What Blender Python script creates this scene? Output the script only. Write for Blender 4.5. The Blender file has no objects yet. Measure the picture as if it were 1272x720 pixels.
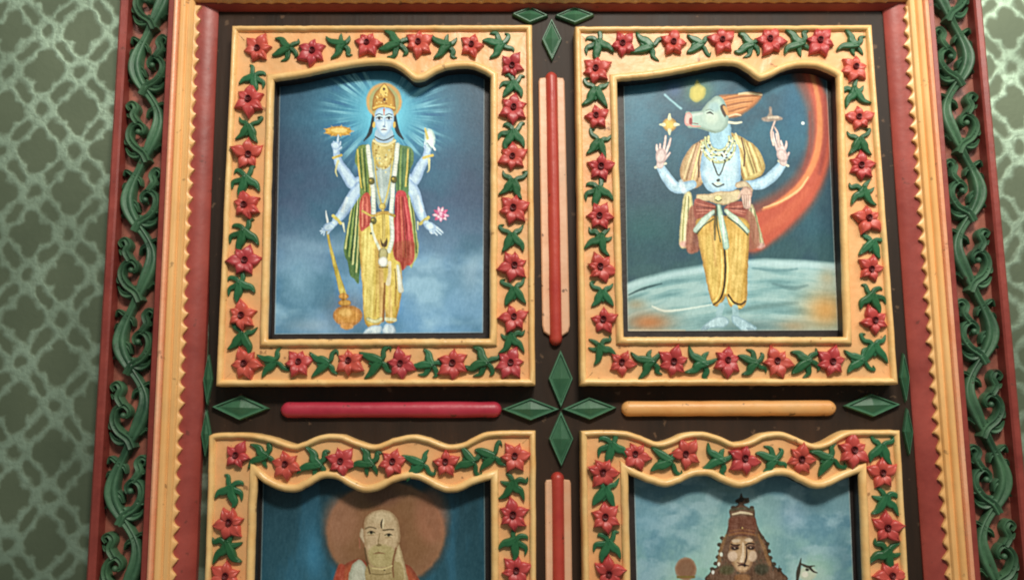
import bpy, bmesh, math, random
import numpy as np
from mathutils import Matrix, Vector

random.seed(7)
RNG = np.random.default_rng(11)
SC = bpy.context.scene
COL = SC.collection

# ------------------------------------------------------------------ camera geometry
S = 1.25                                   # metres from the lens to the wall plane y = 0
F, CX, CY = 1100.0, 636.0, 360.0
YAW, PIT, ROL = -0.0045984, 0.1566937, 0.0058199


def rot():
    cy, sy = math.cos(YAW), math.sin(YAW)
    cp, sp = math.cos(PIT), math.sin(PIT)
    cr, sr = math.cos(ROL), math.sin(ROL)
    rz = Matrix(((cy, -sy, 0), (sy, cy, 0), (0, 0, 1)))
    rx = Matrix(((1, 0, 0), (0, cp, -sp), (0, sp, cp)))
    ry = Matrix(((cr, 0, sr), (0, 1, 0), (-sr, 0, cr)))
    return rz @ rx @ ry


RM = rot()
RN = np.array(RM)


def P(px, py, d=0.0):
    """photo point -> (X, Z) on the plane that stands d in front of the wall"""
    v = RM @ Vector(((px - CX) / F, 1.0, -(py - CY) / F))
    k = (S - d) / v.y
    return (v.x * k, v.z * k)


def to_px(X, Z, d):
    w = np.stack([X, np.full_like(X, S - d), Z], 0).reshape(3, -1)
    c = RN.T @ w
    return (CX + F * c[0] / c[1]).reshape(X.shape), (CY - F * c[2] / c[1]).reshape(X.shape)


MPX = 0.00115                              # metres covered by a photo pixel, about

cam = bpy.data.cameras.new('camera')
cam.sensor_width = 36
cam.lens = F / 1272 * 36
cam.clip_start = 0.01
cam.clip_end = 50
cob = bpy.data.objects.new('camera', cam)
COL.objects.link(cob)
m = Matrix.Identity(4)
for i in range(3):
    m[i][0] = RM[i][0]
    m[i][1] = RM[i][2]
    m[i][2] = -RM[i][1]
m[1][3] = -S
cob.matrix_world = m
SC.camera = cob


# ------------------------------------------------------------------ materials
def lin(c):
    c = np.asarray(c, float) / 255.0
    return np.where(c <= 0.04045, c / 12.92, ((c + 0.055) / 1.055) ** 2.4)


def rgba(c):
    l = lin(c)
    return (float(l[0]), float(l[1]), float(l[2]), 1.0)


def paint(name, c, c2=None, rough=0.4, scale=30, bump=0.25, bscale=160, spec=0.5, vary=0.0, coat=0.0, streak=None, wear=0.6, chip=(58, 40, 30)):
    """brushed enamel: two tones mixed by noise, small brush bumps"""
    mt = bpy.data.materials.new(name)
    mt.use_nodes = True
    nt = mt.node_tree
    N, L = nt.nodes, nt.links
    bs = N['Principled BSDF']
    tc = N.new('ShaderNodeTexCoord')
    mp = N.new('ShaderNodeMapping')
    L.new(tc.outputs['Object'], mp.inputs['Vector'])
    if streak:
        mp.inputs['Scale'].default_value = streak
    n1 = N.new('ShaderNodeTexNoise')
    n1.inputs['Scale'].default_value = scale
    n1.inputs['Detail'].default_value = 6
    n1.inputs['Roughness'].default_value = 0.65
    L.new(mp.outputs['Vector'], n1.inputs['Vector'])
    rp = N.new('ShaderNodeValToRGB')
    rp.color_ramp.elements[0].position = 0.32
    rp.color_ramp.elements[1].position = 0.68
    c2 = c2 or tuple(x * 0.78 for x in c)
    rp.color_ramp.elements[0].color = rgba(c2)
    rp.color_ramp.elements[1].color = rgba(c)
    L.new(n1.outputs['Fac'], rp.inputs['Fac'])
    last = rp.outputs['Color']
    if vary:
        oi = N.new('ShaderNodeObjectInfo')
        hs = N.new('ShaderNodeHueSaturation')
        mr = N.new('ShaderNodeMapRange')
        mr.inputs['To Min'].default_value = 1 - vary
        mr.inputs['To Max'].default_value = 1 + vary
        L.new(oi.outputs['Random'], mr.inputs['Value'])
        L.new(mr.outputs['Result'], hs.inputs['Value'])
        mr2 = N.new('ShaderNodeMapRange')
        mr2.inputs['To Min'].default_value = 0.5 - vary * 0.05
        mr2.inputs['To Max'].default_value = 0.5 + vary * 0.05
        L.new(oi.outputs['Random'], mr2.inputs['Value'])
        L.new(mr2.outputs['Result'], hs.inputs['Hue'])
        L.new(last, hs.inputs['Color'])
        last = hs.outputs['Color']
    # grime, brush streaks and small chips
    gr = N.new('ShaderNodeTexNoise')
    gr.inputs['Scale'].default_value = 9
    gr.inputs['Detail'].default_value = 8
    gr.inputs['Roughness'].default_value = 0.72
    L.new(tc.outputs['Object'], gr.inputs['Vector'])
    gm = N.new('ShaderNodeMapRange')
    gm.inputs['From Min'].default_value = 0.5
    gm.inputs['From Max'].default_value = 0.72
    gm.inputs['To Max'].default_value = 0.42 * wear
    L.new(gr.outputs['Fac'], gm.inputs['Value'])
    m1 = N.new('ShaderNodeMix')
    m1.data_type = 'RGBA'
    L.new(gm.outputs['Result'], m1.inputs['Factor'])
    L.new(last, m1.inputs[6])
    m1.inputs[7].default_value = rgba(tuple(x * 0.6 + y * 0.12 for x, y in zip(c, chip)))
    ch = N.new('ShaderNodeTexNoise')
    ch.inputs['Scale'].default_value = 75
    ch.inputs['Detail'].default_value = 3
    L.new(tc.outputs['Object'], ch.inputs['Vector'])
    cm = N.new('ShaderNodeMapRange')
    cm.inputs['From Min'].default_value = 0.685
    cm.inputs['From Max'].default_value = 0.72
    cm.inputs['To Max'].default_value = 0.75 * min(wear, 1)
    L.new(ch.outputs['Fac'], cm.inputs['Value'])
    m2 = N.new('ShaderNodeMix')
    m2.data_type = 'RGBA'
    L.new(cm.outputs['Result'], m2.inputs['Factor'])
    L.new(m1.outputs[2], m2.inputs[6])
    m2.inputs[7].default_value = rgba(chip)
    last = m2.outputs[2]
    L.new(last, bs.inputs['Base Color'])
    bs.inputs['Specular IOR Level'].default_value = spec
    bs.inputs['Coat Weight'].default_value = coat
    bs.inputs['Coat Roughness'].default_value = 0.2
    mr3 = N.new('ShaderNodeMapRange')
    mr3.inputs['To Min'].default_value = rough - 0.1
    mr3.inputs['To Max'].default_value = rough + 0.12
    L.new(n1.outputs['Fac'], mr3.inputs['Value'])
    L.new(mr3.outputs['Result'], bs.inputs['Roughness'])
    n2 = N.new('ShaderNodeTexNoise')
    n2.inputs['Scale'].default_value = bscale
    n2.inputs['Detail'].default_value = 4
    L.new(mp.outputs['Vector'], n2.inputs['Vector'])
    bp = N.new('ShaderNodeBump')
    bp.inputs['Strength'].default_value = bump
    bp.inputs['Distance'].default_value = 0.002
    L.new(n2.outputs['Fac'], bp.inputs['Height'])
    L.new(bp.outputs['Normal'], bs.inputs['Normal'])
    return mt


M = {
    'field': paint('ochre_enamel', (236, 184, 126), (230, 164, 108), rough=0.4, scale=18, bump=0.55, bscale=75, wear=0.9, chip=(120, 78, 48)),
    'rim': paint('cream_ochre_enamel', (242, 202, 138), (234, 180, 112), rough=0.33, scale=25, bump=0.45, bscale=80, wear=0.8, chip=(132, 88, 52)),
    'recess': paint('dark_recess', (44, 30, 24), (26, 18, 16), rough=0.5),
    'backing': paint('dark_brown_board', (54, 36, 24), (30, 22, 16), rough=0.55, scale=16, bump=0.5, bscale=70, spec=0.25, streak=(1, 1, .12), wear=1.0, chip=(96, 74, 56)),
    'red': paint('brick_red_enamel', (148, 64, 54), (112, 42, 36), rough=0.4, scale=16, bscale=90),
    'bevel': paint('dusty_red_enamel', (164, 72, 62), (132, 52, 46), rough=0.42, scale=12, bscale=70),
    'crimson': paint('crimson_enamel', (186, 52, 72), (160, 36, 56), rough=0.42, scale=18, wear=1.1, bump=0.5, bscale=50, streak=(1, 1, 1)),
    'rod': paint('vermilion_enamel', (188, 70, 54), (166, 52, 46), rough=0.4, scale=18, wear=1.1, bump=0.5, bscale=50, streak=(1, 1, 1)),
    'orange': paint('orange_enamel', (230, 174, 110), (216, 152, 88), rough=0.4, scale=18, wear=1.1, bump=0.5, bscale=50, streak=(1, 1, 1)),
    'pinkcream': paint('pink_cream_enamel', (234, 192, 158), (220, 164, 128), rough=0.42, scale=18, wear=1.1, bump=0.5, bscale=50, streak=(1, 1, 1)),
    'yellow': paint('yellow_moulding_enamel', (238, 190, 128), (224, 164, 98), rough=0.38, scale=14, bscale=80, streak=(1, 1, .3)),
    'edge': paint('pale_edge_enamel', (238, 178, 140), (226, 150, 110), rough=0.38, scale=18),
    'dgreen': paint('dark_green_enamel', (58, 106, 74), (42, 84, 58), rough=0.5, scale=20),
    'dgreen_highlight': paint('green_rim_highlight', (90, 140, 110), (62, 110, 82), rough=0.46, scale=30),  # highlight on the diamond rims, put into a paler green
    'vine': paint('vine_green_enamel', (72, 110, 78), (36, 68, 48), rough=0.5, wear=1.0, scale=22, vary=0.12),
    'ground': paint('scroll_ground', (158, 92, 74), (112, 62, 50), rough=0.5, scale=26),
    'flower': paint('flower_red_enamel', (204, 82, 74), (168, 50, 50), rough=0.4, scale=45, vary=0.14),
    'heart': paint('flower_heart', (110, 30, 32), (76, 18, 22), rough=0.45, scale=60),
    'leaf': paint('leaf_green_enamel', (44, 106, 64), (22, 72, 42), rough=0.4, scale=45, vary=0.18),
}


def painted_mat(name):
    mt = bpy.data.materials.new(name)
    mt.use_nodes = True
    nt = mt.node_tree
    N, L = nt.nodes, nt.links
    bs = N['Principled BSDF']
    at = N.new('ShaderNodeAttribute')
    at.attribute_name = 'paint'
    L.new(at.outputs['Color'], bs.inputs['Base Color'])
    bs.inputs['Roughness'].default_value = 0.42
    bs.inputs['Specular IOR Level'].default_value = 0.35
    n2 = N.new('ShaderNodeTexNoise')
    n2.inputs['Scale'].default_value = 260
    tc = N.new('ShaderNodeTexCoord')
    L.new(tc.outputs['Object'], n2.inputs['Vector'])
    bp = N.new('ShaderNodeBump')
    bp.inputs['Strength'].default_value = 0.12
    bp.inputs['Distance'].default_value = 0.001
    L.new(n2.outputs['Fac'], bp.inputs['Height'])
    L.new(bp.outputs['Normal'], bs.inputs['Normal'])
    return mt


class E:
    """small arithmetic on shader sockets"""
    nt = None

    def __init__(self, s):
        self.s = s

    @staticmethod
    def op(kind, *a):
        n = E.nt.nodes.new('ShaderNodeMath')
        n.operation = kind
        for i, x in enumerate(a):
            if isinstance(x, E):
                E.nt.links.new(x.s, n.inputs[i])
            else:
                n.inputs[i].default_value = x
        return E(n.outputs[0])

    def __add__(s, o): return E.op('ADD', s, o)
    def __sub__(s, o): return E.op('SUBTRACT', s, o)
    def __mul__(s, o): return E.op('MULTIPLY', s, o)
    def abs(s): return E.op('ABSOLUTE', s)
    def max(s, o): return E.op('MAXIMUM', s, o)
    def min(s, o): return E.op('MINIMUM', s, o)
    def rnd(s): return E.op('ROUND', s)
    def ln(s, o): return E.op('SQRT', s * s + o * o)

    def step(s, a, b, lo=0.0, hi=1.0):
        n = E.nt.nodes.new('ShaderNodeMapRange')
        n.interpolation_type = 'SMOOTHSTEP'
        E.nt.links.new(s.s, n.inputs['Value'])
        for k, v in (('From Min', a), ('From Max', b), ('To Min', lo), ('To Max', hi)):
            n.inputs[k].default_value = v
        return E(n.outputs['Result'])


def wallpaper():
    mt = bpy.data.materials.new('lattice_wallpaper')
    mt.use_nodes = True
    nt = mt.node_tree
    E.nt = nt
    N, L = nt.nodes, nt.links
    bs = N['Principled BSDF']
    tc = N.new('ShaderNodeTexCoord')
    nz = N.new('ShaderNodeTexNoise')
    nz.inputs['Scale'].default_value = 38
    nz.inputs['Detail'].default_value = 3
    L.new(tc.outputs['Object'], nz.inputs['Vector'])
    sep = N.new('ShaderNodeSeparateXYZ')
    L.new(tc.outputs['Object'], sep.inputs[0])
    sn = N.new('ShaderNodeSeparateColor')
    L.new(nz.outputs['Color'], sn.inputs[0])
    x0, z0 = P(103, 40)
    du, dv = 45 * MPX * 1.03, 52 * MPX * 1.03
    wob = 0.4
    u = (E(sep.outputs['X']) - x0) * (1 / du) + (E(sn.outputs[0]) - 0.5) * wob
    v = (E(sep.outputs['Z']) - z0) * (1 / dv) + (E(sn.outputs[1]) - 0.5) * wob
    a, b = (u + v) * 0.5, (u - v) * 0.5
    fa, fb = a - a.rnd(), b - b.rnd()
    lu, lv = (fa + fb).abs(), (fa - fb).abs()
    hi, lo = lu.max(lv), lu.min(lv)
    q = (hi - 0.31).ln(lo) - 0.245
    q = q.min(hi.ln(lo) - 0.38)
    ring = (hi - 1.0).ln(lo) - 0.155
    s = (lu - lv).abs() * 0.7071
    t = (lu + lv - 1.0) * 0.7071
    el = (s - 0.21).max(0.0).ln(t) - 0.13
    d = q.min(ring).min(el)
    big = N.new('ShaderNodeTexNoise')
    big.inputs['Scale'].default_value = 5.5
    big.inputs['Detail'].default_value = 5
    L.new(tc.outputs['Object'], big.inputs['Vector'])
    line = d.step(-0.06, 0.08)
    fade = E(big.outputs['Fac']).step(0.3, 0.65, 0.55, 1.0)
    line = line * fade
    # cloth-like mottling
    fine = N.new('ShaderNodeTexNoise')
    fine.inputs['Scale'].default_value = 120
    fine.inputs['Detail'].default_value = 5
    L.new(tc.outputs['Object'], fine.inputs['Vector'])
    ln2 = line * E(fine.outputs['Fac']).step(0.25, 0.6, 0.55, 1.0)
    mx = N.new('ShaderNodeMix')
    mx.data_type = 'RGBA'
    L.new(ln2.s, mx.inputs['Factor'])
    mx.inputs[6].default_value = rgba((98, 108, 86))
    mx.inputs[7].default_value = rgba((168, 188, 166))
    mm = N.new('ShaderNodeMix')
    mm.data_type = 'RGBA'
    mm.blend_type = 'MULTIPLY'
    mm.inputs['Factor'].default_value = 1
    L.new(mx.outputs[2], mm.inputs[6])
    rp = N.new('ShaderNodeValToRGB')
    rp.color_ramp.elements[0].position = 0.3
    rp.color_ramp.elements[0].color = (0.62, 0.66, 0.64, 1)
    rp.color_ramp.elements[1].position = 0.7
    rp.color_ramp.elements[1].color = (1, 1, 1, 1)
    L.new(big.outputs['Fac'], rp.inputs['Fac'])
    L.new(rp.outputs['Color'], mm.inputs[7])
    L.new(mm.outputs[2], bs.inputs['Base Color'])
    L.new(ln2.step(0, 1, 0.45, 0.75).s, bs.inputs['Metallic'])
    L.new(ln2.step(0, 1, 0.6, 0.55).s, bs.inputs['Roughness'])
    bp = N.new('ShaderNodeBump')
    bp.inputs['Strength'].default_value = 0.3
    bp.inputs['Distance'].default_value = 0.002
    L.new((ln2 + E(fine.outputs['Fac']) * 0.5).s, bp.inputs['Height'])
    L.new(bp.outputs['Normal'], bs.inputs['Normal'])
    return mt


# ------------------------------------------------------------------ object helpers
def tag(o, label=None, cat=None, group=None, kind=None):
    if label: o['label'] = label
    if cat: o['category'] = cat
    if group: o['group'] = group
    if kind: o['kind'] = kind
    return o


def empty(name, px, py, d, label, cat, group=None):
    o = bpy.data.objects.new(name, None)
    o.empty_display_size = 0.02
    X, Z = P(px, py, d)
    o.location = (X, -d, Z)
    COL.objects.link(o)
    return tag(o, label, cat, group)


def build(name, bm, mat, parent=None, smooth=40, origin=None, recalc=True):
    if recalc:
        bmesh.ops.recalc_face_normals(bm, faces=bm.faces)
    me = bpy.data.meshes.new(name)
    bm.to_mesh(me)
    bm.free()
    me.materials.append(mat)
    if smooth:
        me.polygons.foreach_set('use_smooth', [True] * len(me.polygons))
        me.set_sharp_from_angle(angle=math.radians(smooth))
    o = bpy.data.objects.new(name, me)
    COL.objects.link(o)
    if parent is not None:
        o.parent = parent
        if origin is None:
            # geometry is in world coordinates: bring it into the parent's frame
            me.transform(Matrix.Translation(-parent.location))
    elif origin is None and len(me.vertices):
        co = np.empty(len(me.vertices) * 3)
        me.vertices.foreach_get('co', co)
        co = co.reshape(-1, 3)
        c = Vector(((co[:, 0].min() + co[:, 0].max()) / 2, co[:, 1].max(), (co[:, 2].min() + co[:, 2].max()) / 2))
        me.transform(Matrix.Translation(-c))
        o.location = c
    return o


def mitre(path, closed):
    """unit-offset directions to the left of the path"""
    n = len(path)
    out = []
    for i in range(n):
        if closed:
            a, b, c = path[i - 1], path[i], path[(i + 1) % n]
        else:
            a, b, c = path[max(i - 1, 0)], path[i], path[min(i + 1, n - 1)]
        d1 = Vector((b[0] - a[0], b[1] - a[1]))
        d2 = Vector((c[0] - b[0], c[1] - b[1]))
        if d1.length < 1e-9: d1 = d2
        if d2.length < 1e-9: d2 = d1
        d1.normalize(); d2.normalize()
        n1 = Vector((-d1.y, d1.x)); n2 = Vector((-d2.y, d2.x))
        mm = n1 + n2
        if mm.length < 1e-6: mm = n1
        mm.normalize()
        k = max(mm.dot(n1), 0.45)
        out.append(mm / k)
    return out


def sweep(bm, path, prof, closed=False, zs=1.0):
    """path of (X, Z); prof of (offset to the left, height above the wall)"""
    dirs = mitre(path, closed)
    rows = []
    for p, dd in zip(path, dirs):
        rows.append([bm.verts.new((p[0] + dd.x * o, -h, p[1] + dd.y * o * zs)) for o, h in prof])
    n = len(rows)
    for i in range(n if closed else n - 1):
        r, q = rows[i], rows[(i + 1) % n]
        for j in range(len(prof) - 1):
            bm.faces.new((r[j], r[j + 1], q[j + 1], q[j]))
    if not closed and len(prof) > 2:
        bm.faces.new(rows[0])
        bm.faces.new(rows[-1][::-1])


def strip(bm, path, radii, heights, base=0.0, k=7, power=1.0, y0=0.0, groove=0.0):
    """half-round tapering ribbon lying on a surface; path of (x, z)"""
    dirs = mitre(path, False)
    rows = []
    for p, dd, r, h in zip(path, dirs, radii, heights):
        dd = dd.normalized()
        row = []
        for j in range(k):
            a = math.pi * j / (k - 1)
            row.append(bm.verts.new((p[0] + dd.x * r * math.cos(a), -(base + h * max(math.sin(a), 0) ** power * (1 - groove * math.exp(-(math.cos(a) / .38) ** 2))) + y0, p[1] + dd.y * r * math.cos(a))))
        rows.append(row)
    for r, q in zip(rows, rows[1:]):
        for j in range(k - 1):
            bm.faces.new((r[j], r[j + 1], q[j + 1], q[j]))
    bm.faces.new(rows[0])
    bm.faces.new(rows[-1][::-1])


def spline(pts, n=12):
    """Catmull-Rom through points"""
    pts = [tuple(p) for p in pts]
    out = []
    for i in range(len(pts) - 1):
        p0, p1, p2, p3 = pts[max(i - 1, 0)], pts[i], pts[i + 1], pts[min(i + 2, len(pts) - 1)]
        for k in range(n):
            t = k / n
            out.append(tuple(0.5 * (2 * b + (c - a) * t + (2 * a - 5 * b + 4 * c - d) * t * t + (3 * b - a - 3 * c + d) * t ** 3)
                             for a, b, c, d in zip(p0, p1, p2, p3)))
    out.append(pts[-1])
    return out


def resample(pts, n):
    ds = [0]
    for a, b in zip(pts, pts[1:]):
        ds.append(ds[-1] + math.dist(a, b))
    out = []
    j = 0
    for i in range(n):
        t = ds[-1] * i / (n - 1)
        while j < len(ds) - 2 and ds[j + 1] < t:
            j += 1
        f = (t - ds[j]) / max(ds[j + 1] - ds[j], 1e-9)
        out.append(tuple(a + (b - a) * f for a, b in zip(pts[j], pts[j + 1])))
    return out


def prism(bm, poly, h0, h1, inset=0.0):
    """poly of (X, Z) raised from h0 to h1, top drawn in by inset"""
    n = len(poly)
    dirs = mitre(poly, True)
    area = sum(poly[i][0] * poly[(i + 1) % n][1] - poly[(i + 1) % n][0] * poly[i][1] for i in range(n))
    sg = 1 if area > 0 else -1
    low = [bm.verts.new((p[0], -h0, p[1])) for p in poly]
    mid = [bm.verts.new((p[0], -(h1 - inset), p[1])) for p in poly]
    top = [bm.verts.new((p[0] + sg * d.x * inset, -h1, p[1] + sg * d.y * inset)) for p, d in zip(poly, dirs)]
    for i in range(n):
        j = (i + 1) % n
        bm.faces.new((low[i], low[j], mid[j], mid[i]))
        if inset: bm.faces.new((mid[i], mid[j], top[j], top[i]))
    bm.faces.new(top if inset else mid)


# ------------------------------------------------------------------ wall
bm = bmesh.new()
vs = [bm.verts.new((x, 0, z)) for x, z in ((-1.6, -0.9), (1.6, -0.9), (1.6, 1.3), (-1.6, 1.3))]
bm.faces.new(vs)
wall = build('wall', bm, wallpaper(), smooth=0, origin=True)
tag(wall, 'green wall papered with a pale quatrefoil lattice', kind='structure')

# ------------------------------------------------------------------ backing board
H_BACK = 0.008
bm = bmesh.new()
prism(bm, [P(*q, H_BACK) for q in ((255, 1030), (1165, 1030), (1105, 2), (262, 2))], 0.0005, H_BACK, 0.001)
backing = build('backing_board', bm, M['backing'])
tag(backing, 'dark brown backing board behind the four flower framed pictures', 'board')

# ------------------------------------------------------------------ surround
u = MPX
IL0, IL1 = P(272, 15, 0.008), P(232, 1020, 0.008)
IR0, IR1 = P(1096, 14, 0.008), P(1169, 1020, 0.008)
inner = [IR1, IR0, IL0, IL1]              # going up the right side the outside is to the right: offsets are negative


def dense(path, step=0.03):
    out = []
    for a, b in zip(path, path[1:]):
        n = max(int(math.dist(a, b) / step), 1)
        for i in range(n):
            f = i / n
            out.append((a[0] + (b[0] - a[0]) * f, a[1] + (b[1] - a[1]) * f))
    out.append(path[-1])
    return out


sur = empty('door_surround', 690, 8, 0, 'yellow and red door surround with a saw toothed inner border', 'door frame')


TOPS = 0.25                                # the lintel shows less of the same moulding


def sprof(lst):
    return [(-o * u, h) for o, h in lst]


bm = bmesh.new(); sweep(bm, inner, sprof([(0, .0006), (0, .010), (2, .0125), (16, .0222), (25, .0228), (25, .0006)]), zs=TOPS)
build('inner_bevel', bm, M['bevel'], sur)
bm = bmesh.new(); sweep(bm, inner, sprof([(25.2, .0006), (25.2, .0290), (27, .0318), (31, .0322), (32.4, .0290), (33.8, .0290), (35, .0325), (37, .0345), (40, .0348), (42.2, .0325), (42.6, .0006)]), zs=TOPS)
build('moulding', bm, M['yellow'], sur)
bm = bmesh.new(); sweep(bm, inner, sprof([(43.2, .0006), (43.2, .0330), (44.2, .0362), (46.2, .0375), (48.4, .0362), (49.4, .0330), (49.4, .0006)]), zs=TOPS)
build('edge_bead', bm, M['edge'], sur)

# saw-tooth border: concave bites between pointed teeth, along the three sides
bm = bmesh.new()


def teeth(a, b, pitch):
    L = math.dist(a, b)
    n = int(round(L / pitch))
    tx, tz = (b[0] - a[0]) / L, (b[1] - a[1]) / L
    nx, nz = tz, -tx * TOPS                # to the right of travel: outward
    inn, out = [], []
    for i in range(n):
        jit = RNG.uniform(-.12, .12)
        dep = RNG.uniform(4.4, 7.2)
        for k in range(8):
            t = k / 8
            w = (i + t) * L / n
            skew = t ** 1.25
            o = (24.0 - dep * abs(2 * skew - 1) ** 1.6) * u
            inn.append((a[0] + tx * w + nx * o, a[1] + tz * w + nz * o))
            out.append((a[0] + tx * w + nx * 25.0 * u, a[1] + tz * w + nz * 25.0 * u))
    for (p, q), (p2, q2) in zip(zip(inn, out), zip(inn[1:], out[1:])):
        h0, h1 = .0205, .0282
        v = [bm.verts.new((p[0], -h0, p[1])), bm.verts.new((p2[0], -h0, p2[1])),
             bm.verts.new((p2[0], -h1 + .001, p2[1])), bm.verts.new((p[0], -h1 + .001, p[1])),
             bm.verts.new((p2[0] + (q2[0] - p2[0]) * .35, -h1, p2[1] + (q2[1] - p2[1]) * .35)), bm.verts.new((p[0] + (q[0] - p[0]) * .35, -h1, p[1] + (q[1] - p[1]) * .35)),
             bm.verts.new((q2[0], -h1 - .0004, q2[1])), bm.verts.new((q[0], -h1 - .0004, q[1]))]
        bm.faces.new((v[0], v[1], v[2], v[3])); bm.faces.new((v[3], v[2], v[4], v[5])); bm.faces.new((v[5], v[4], v[6], v[7]))


teeth(IR1, IR0, 18 * u); teeth(IR0, IL0, 18 * u); teeth(IL0, IL1, 18 * u)
bmesh.ops.remove_doubles(bm, verts=bm.verts, dist=1e-6)
build('tooth_border', bm, M['yellow'], sur, smooth=50)


# ------------------------------------------------------------------ carved scroll boards
def scroll_board(a, b, side, label, v0):
    """a top, b bottom of the surround's inner edge; side -1 left, +1 right"""
    L = math.dist(a, b)
    t = ((b[0] - a[0]) / L, (b[1] - a[1]) / L)
    nrm = (-t[1] * -side, t[0] * -side) if False else (side * abs(t[1]), 0.0)
    nx, nz = -t[1], t[0]
    if nx * side < 0: nx, nz = -nx, -nz
    ext = 0.16

    def W(o, s):                           # o photo pixels outward, s photo pixels down from the top edge
        return (a[0] + t[0] * s * u + nx * o * u, a[1] + t[1] * s * u + nz * o * u)
    root = empty('scroll_board', *((185, 360) if side < 0 else (1205, 360)), 0, label, 'carved board', 'carved scroll boards either side of the door surround')
    sg = 1 if side < 0 else -1
    top, bot = -150, L / u
    path = [W(0, top), W(0, bot)]
    # the board's flat ground, then its two raised red edges
    def pf(lst): return [(o * u * (-1 if side < 0 else 1) * (1 if True else 1), h) for o, h in lst]
    # left normal of a downward path points to +X
    bm = bmesh.new(); sweep(bm, path, pf([(50.2, .0005), (50.2, .0070), (121, .0070), (121, .0005)])); build('ground', bm, M['ground'], root)
    bm = bmesh.new(); sweep(bm, path, pf([(50.4, .0068), (50.4, .0285), (52, .030), (57.5, .0295), (59, .027), (59.6, .0068)])); build('edge_strip', bm, M['red'], root)
    bm = bmesh.new(); sweep(bm, path, pf([(110.5, .0068), (111, .026), (113, .0285), (119, .0285), (121.5, .026), (122, .0005)])); build('edge_strip', bm, M['red'], root)
    cx = 84.5
    HW = 88.0
    ph = v0

    def C(uu, vv):                         # uu outward from the centre line
        return W(cx + uu, vv)
    # main stem
    bm = bmesh.new()
    pts, rad, hts = [], [], []
    vv = top + 6
    while vv < bot - 4:
        k = (vv - ph) / HW
        x = 16.5 * math.cos(math.pi * k)
        # leaning S: steeper crossing than a plain cosine
        pts.append(C(x + 2 * math.sin(2 * math.pi * k), vv))
        sw = 0.5 + 0.5 * math.cos(2 * math.pi * (k - 0.12))
        rad.append((4.6 + 3.8 * sw) * u)
        hts.append((13.5 + 4.0 * sw) * u)
        vv += 3.0
    strip(bm, pts, rad, hts, base=.0066, k=13, power=0.35, groove=.26)
    build('vine_stem', bm, M['vine'], root, smooth=60)
    # a curled leaf in the hollow of each bend
    k = math.floor((top - ph) / HW) + 1
    while ph + k * HW < bot - 40:
        vc = ph + k * HW
        sgn = 1 if k % 2 == 0 else -1      # stem's extreme is on +uu for even k
        if vc < top + 30:
            k += 1; continue
        bm = bmesh.new()
        j = RNG.uniform(-1, 1, 12)

        def curl(pts, r0, r1, h0, h1, mid=1.25):
            sp = spline([C(sgn * x, vc + y) for x, y in pts], 7)
            n = len(sp)
            rr = [.98 * ((r0 + (r1 - r0) * i / (n - 1)) * (1 + (mid - 1) * math.sin(math.pi * i / (n - 1)))) * u for i in range(n)]
            hh = [(5.5 + h0 + (h1 - h0) * i / (n - 1)) * u for i in range(n)]
            strip(bm, sp, rr, hh, base=.0066, k=11, power=0.33, groove=.26)
        # spiral branch leaving the stem below the bend and rolling inwards
        curl([(6, 47), (0, 36), (-12, 27 + j[0]), (-19, 14), (-17, 2 + j[1]), (-8, -4), (-1, 2), (-2, 9), (-7, 9)], 5.2, 2.2, 12, 8, 1.15)
        # wing leaf towards the outer edge, hooked tip
        curl([(2, 30), (-8, 38 + j[2]), (-17, 36), (-23, 27 + j[3])], 5.5, 0.8, 10, 5, 1.5)
        curl([(-15, 20), (-22, 22), (-24.5, 15)], 4.0, .8, 10, 5, 1.2)
        # crest leaf with a curled top
        curl([(-9, -4), (-15, -14 + j[4]), (-12, -24), (-17, -31 + j[5]), (-23, -27), (-20, -21)], 4.6, 1.6, 11, 8, 1.35)
        curl([(-13, -14), (-20, -13), (-24, -18 + j[6])], 3.6, .7, 9, 5, 1.2)
        # lobes inside the hollow
        curl([(13, 8), (6, 14 + j[7]), (3, 22)], 3.8, .8, 8, 5, 1.3)
        curl([(12, -24), (4, -20), (1, -12 + j[8])], 3.6, .8, 8, 5, 1.3)
        # small spur on the outside of the bend
        curl([(13, -26), (21, -31), (24, -24 + j[9])], 3.0, .7, 8, 5, 1.2)
        curl([(13, 30), (20, 24 + j[10]), (24, 28)], 3.0, .7, 8, 5, 1.2)
        # fringe of small leaves round the bend
        curl([(14, 14), (22, 10), (24.5, 3)], 3.0, .7, 8, 5, 1.3)
        curl([(14, -10), (21, -14), (24.5, -8)], 2.8, .7, 8, 5, 1.3)
        curl([(-6, 30), (-13, 30 + j[11]), (-14, 22)], 3.0, .7, 9, 5, 1.3)
        # bud
        bx, bz = C(sgn * -6.5, vc + 8)
        bmesh.ops.create_uvsphere(bm, u_segments=10, v_segments=7, radius=3.6 * u, matrix=Matrix.Translation((bx, -.0215, bz)))
        build('curled_leaf', bm, M['vine'], root, smooth=60)
        k += 1
    return root


scroll_board(IL0, IL1, -1, 'left carved board of green scrolling leaves between red edges', 84 - 15)
scroll_board(IR0, IR1, 1, 'right carved board of green scrolling leaves between red edges', 75 - 15)


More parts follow.
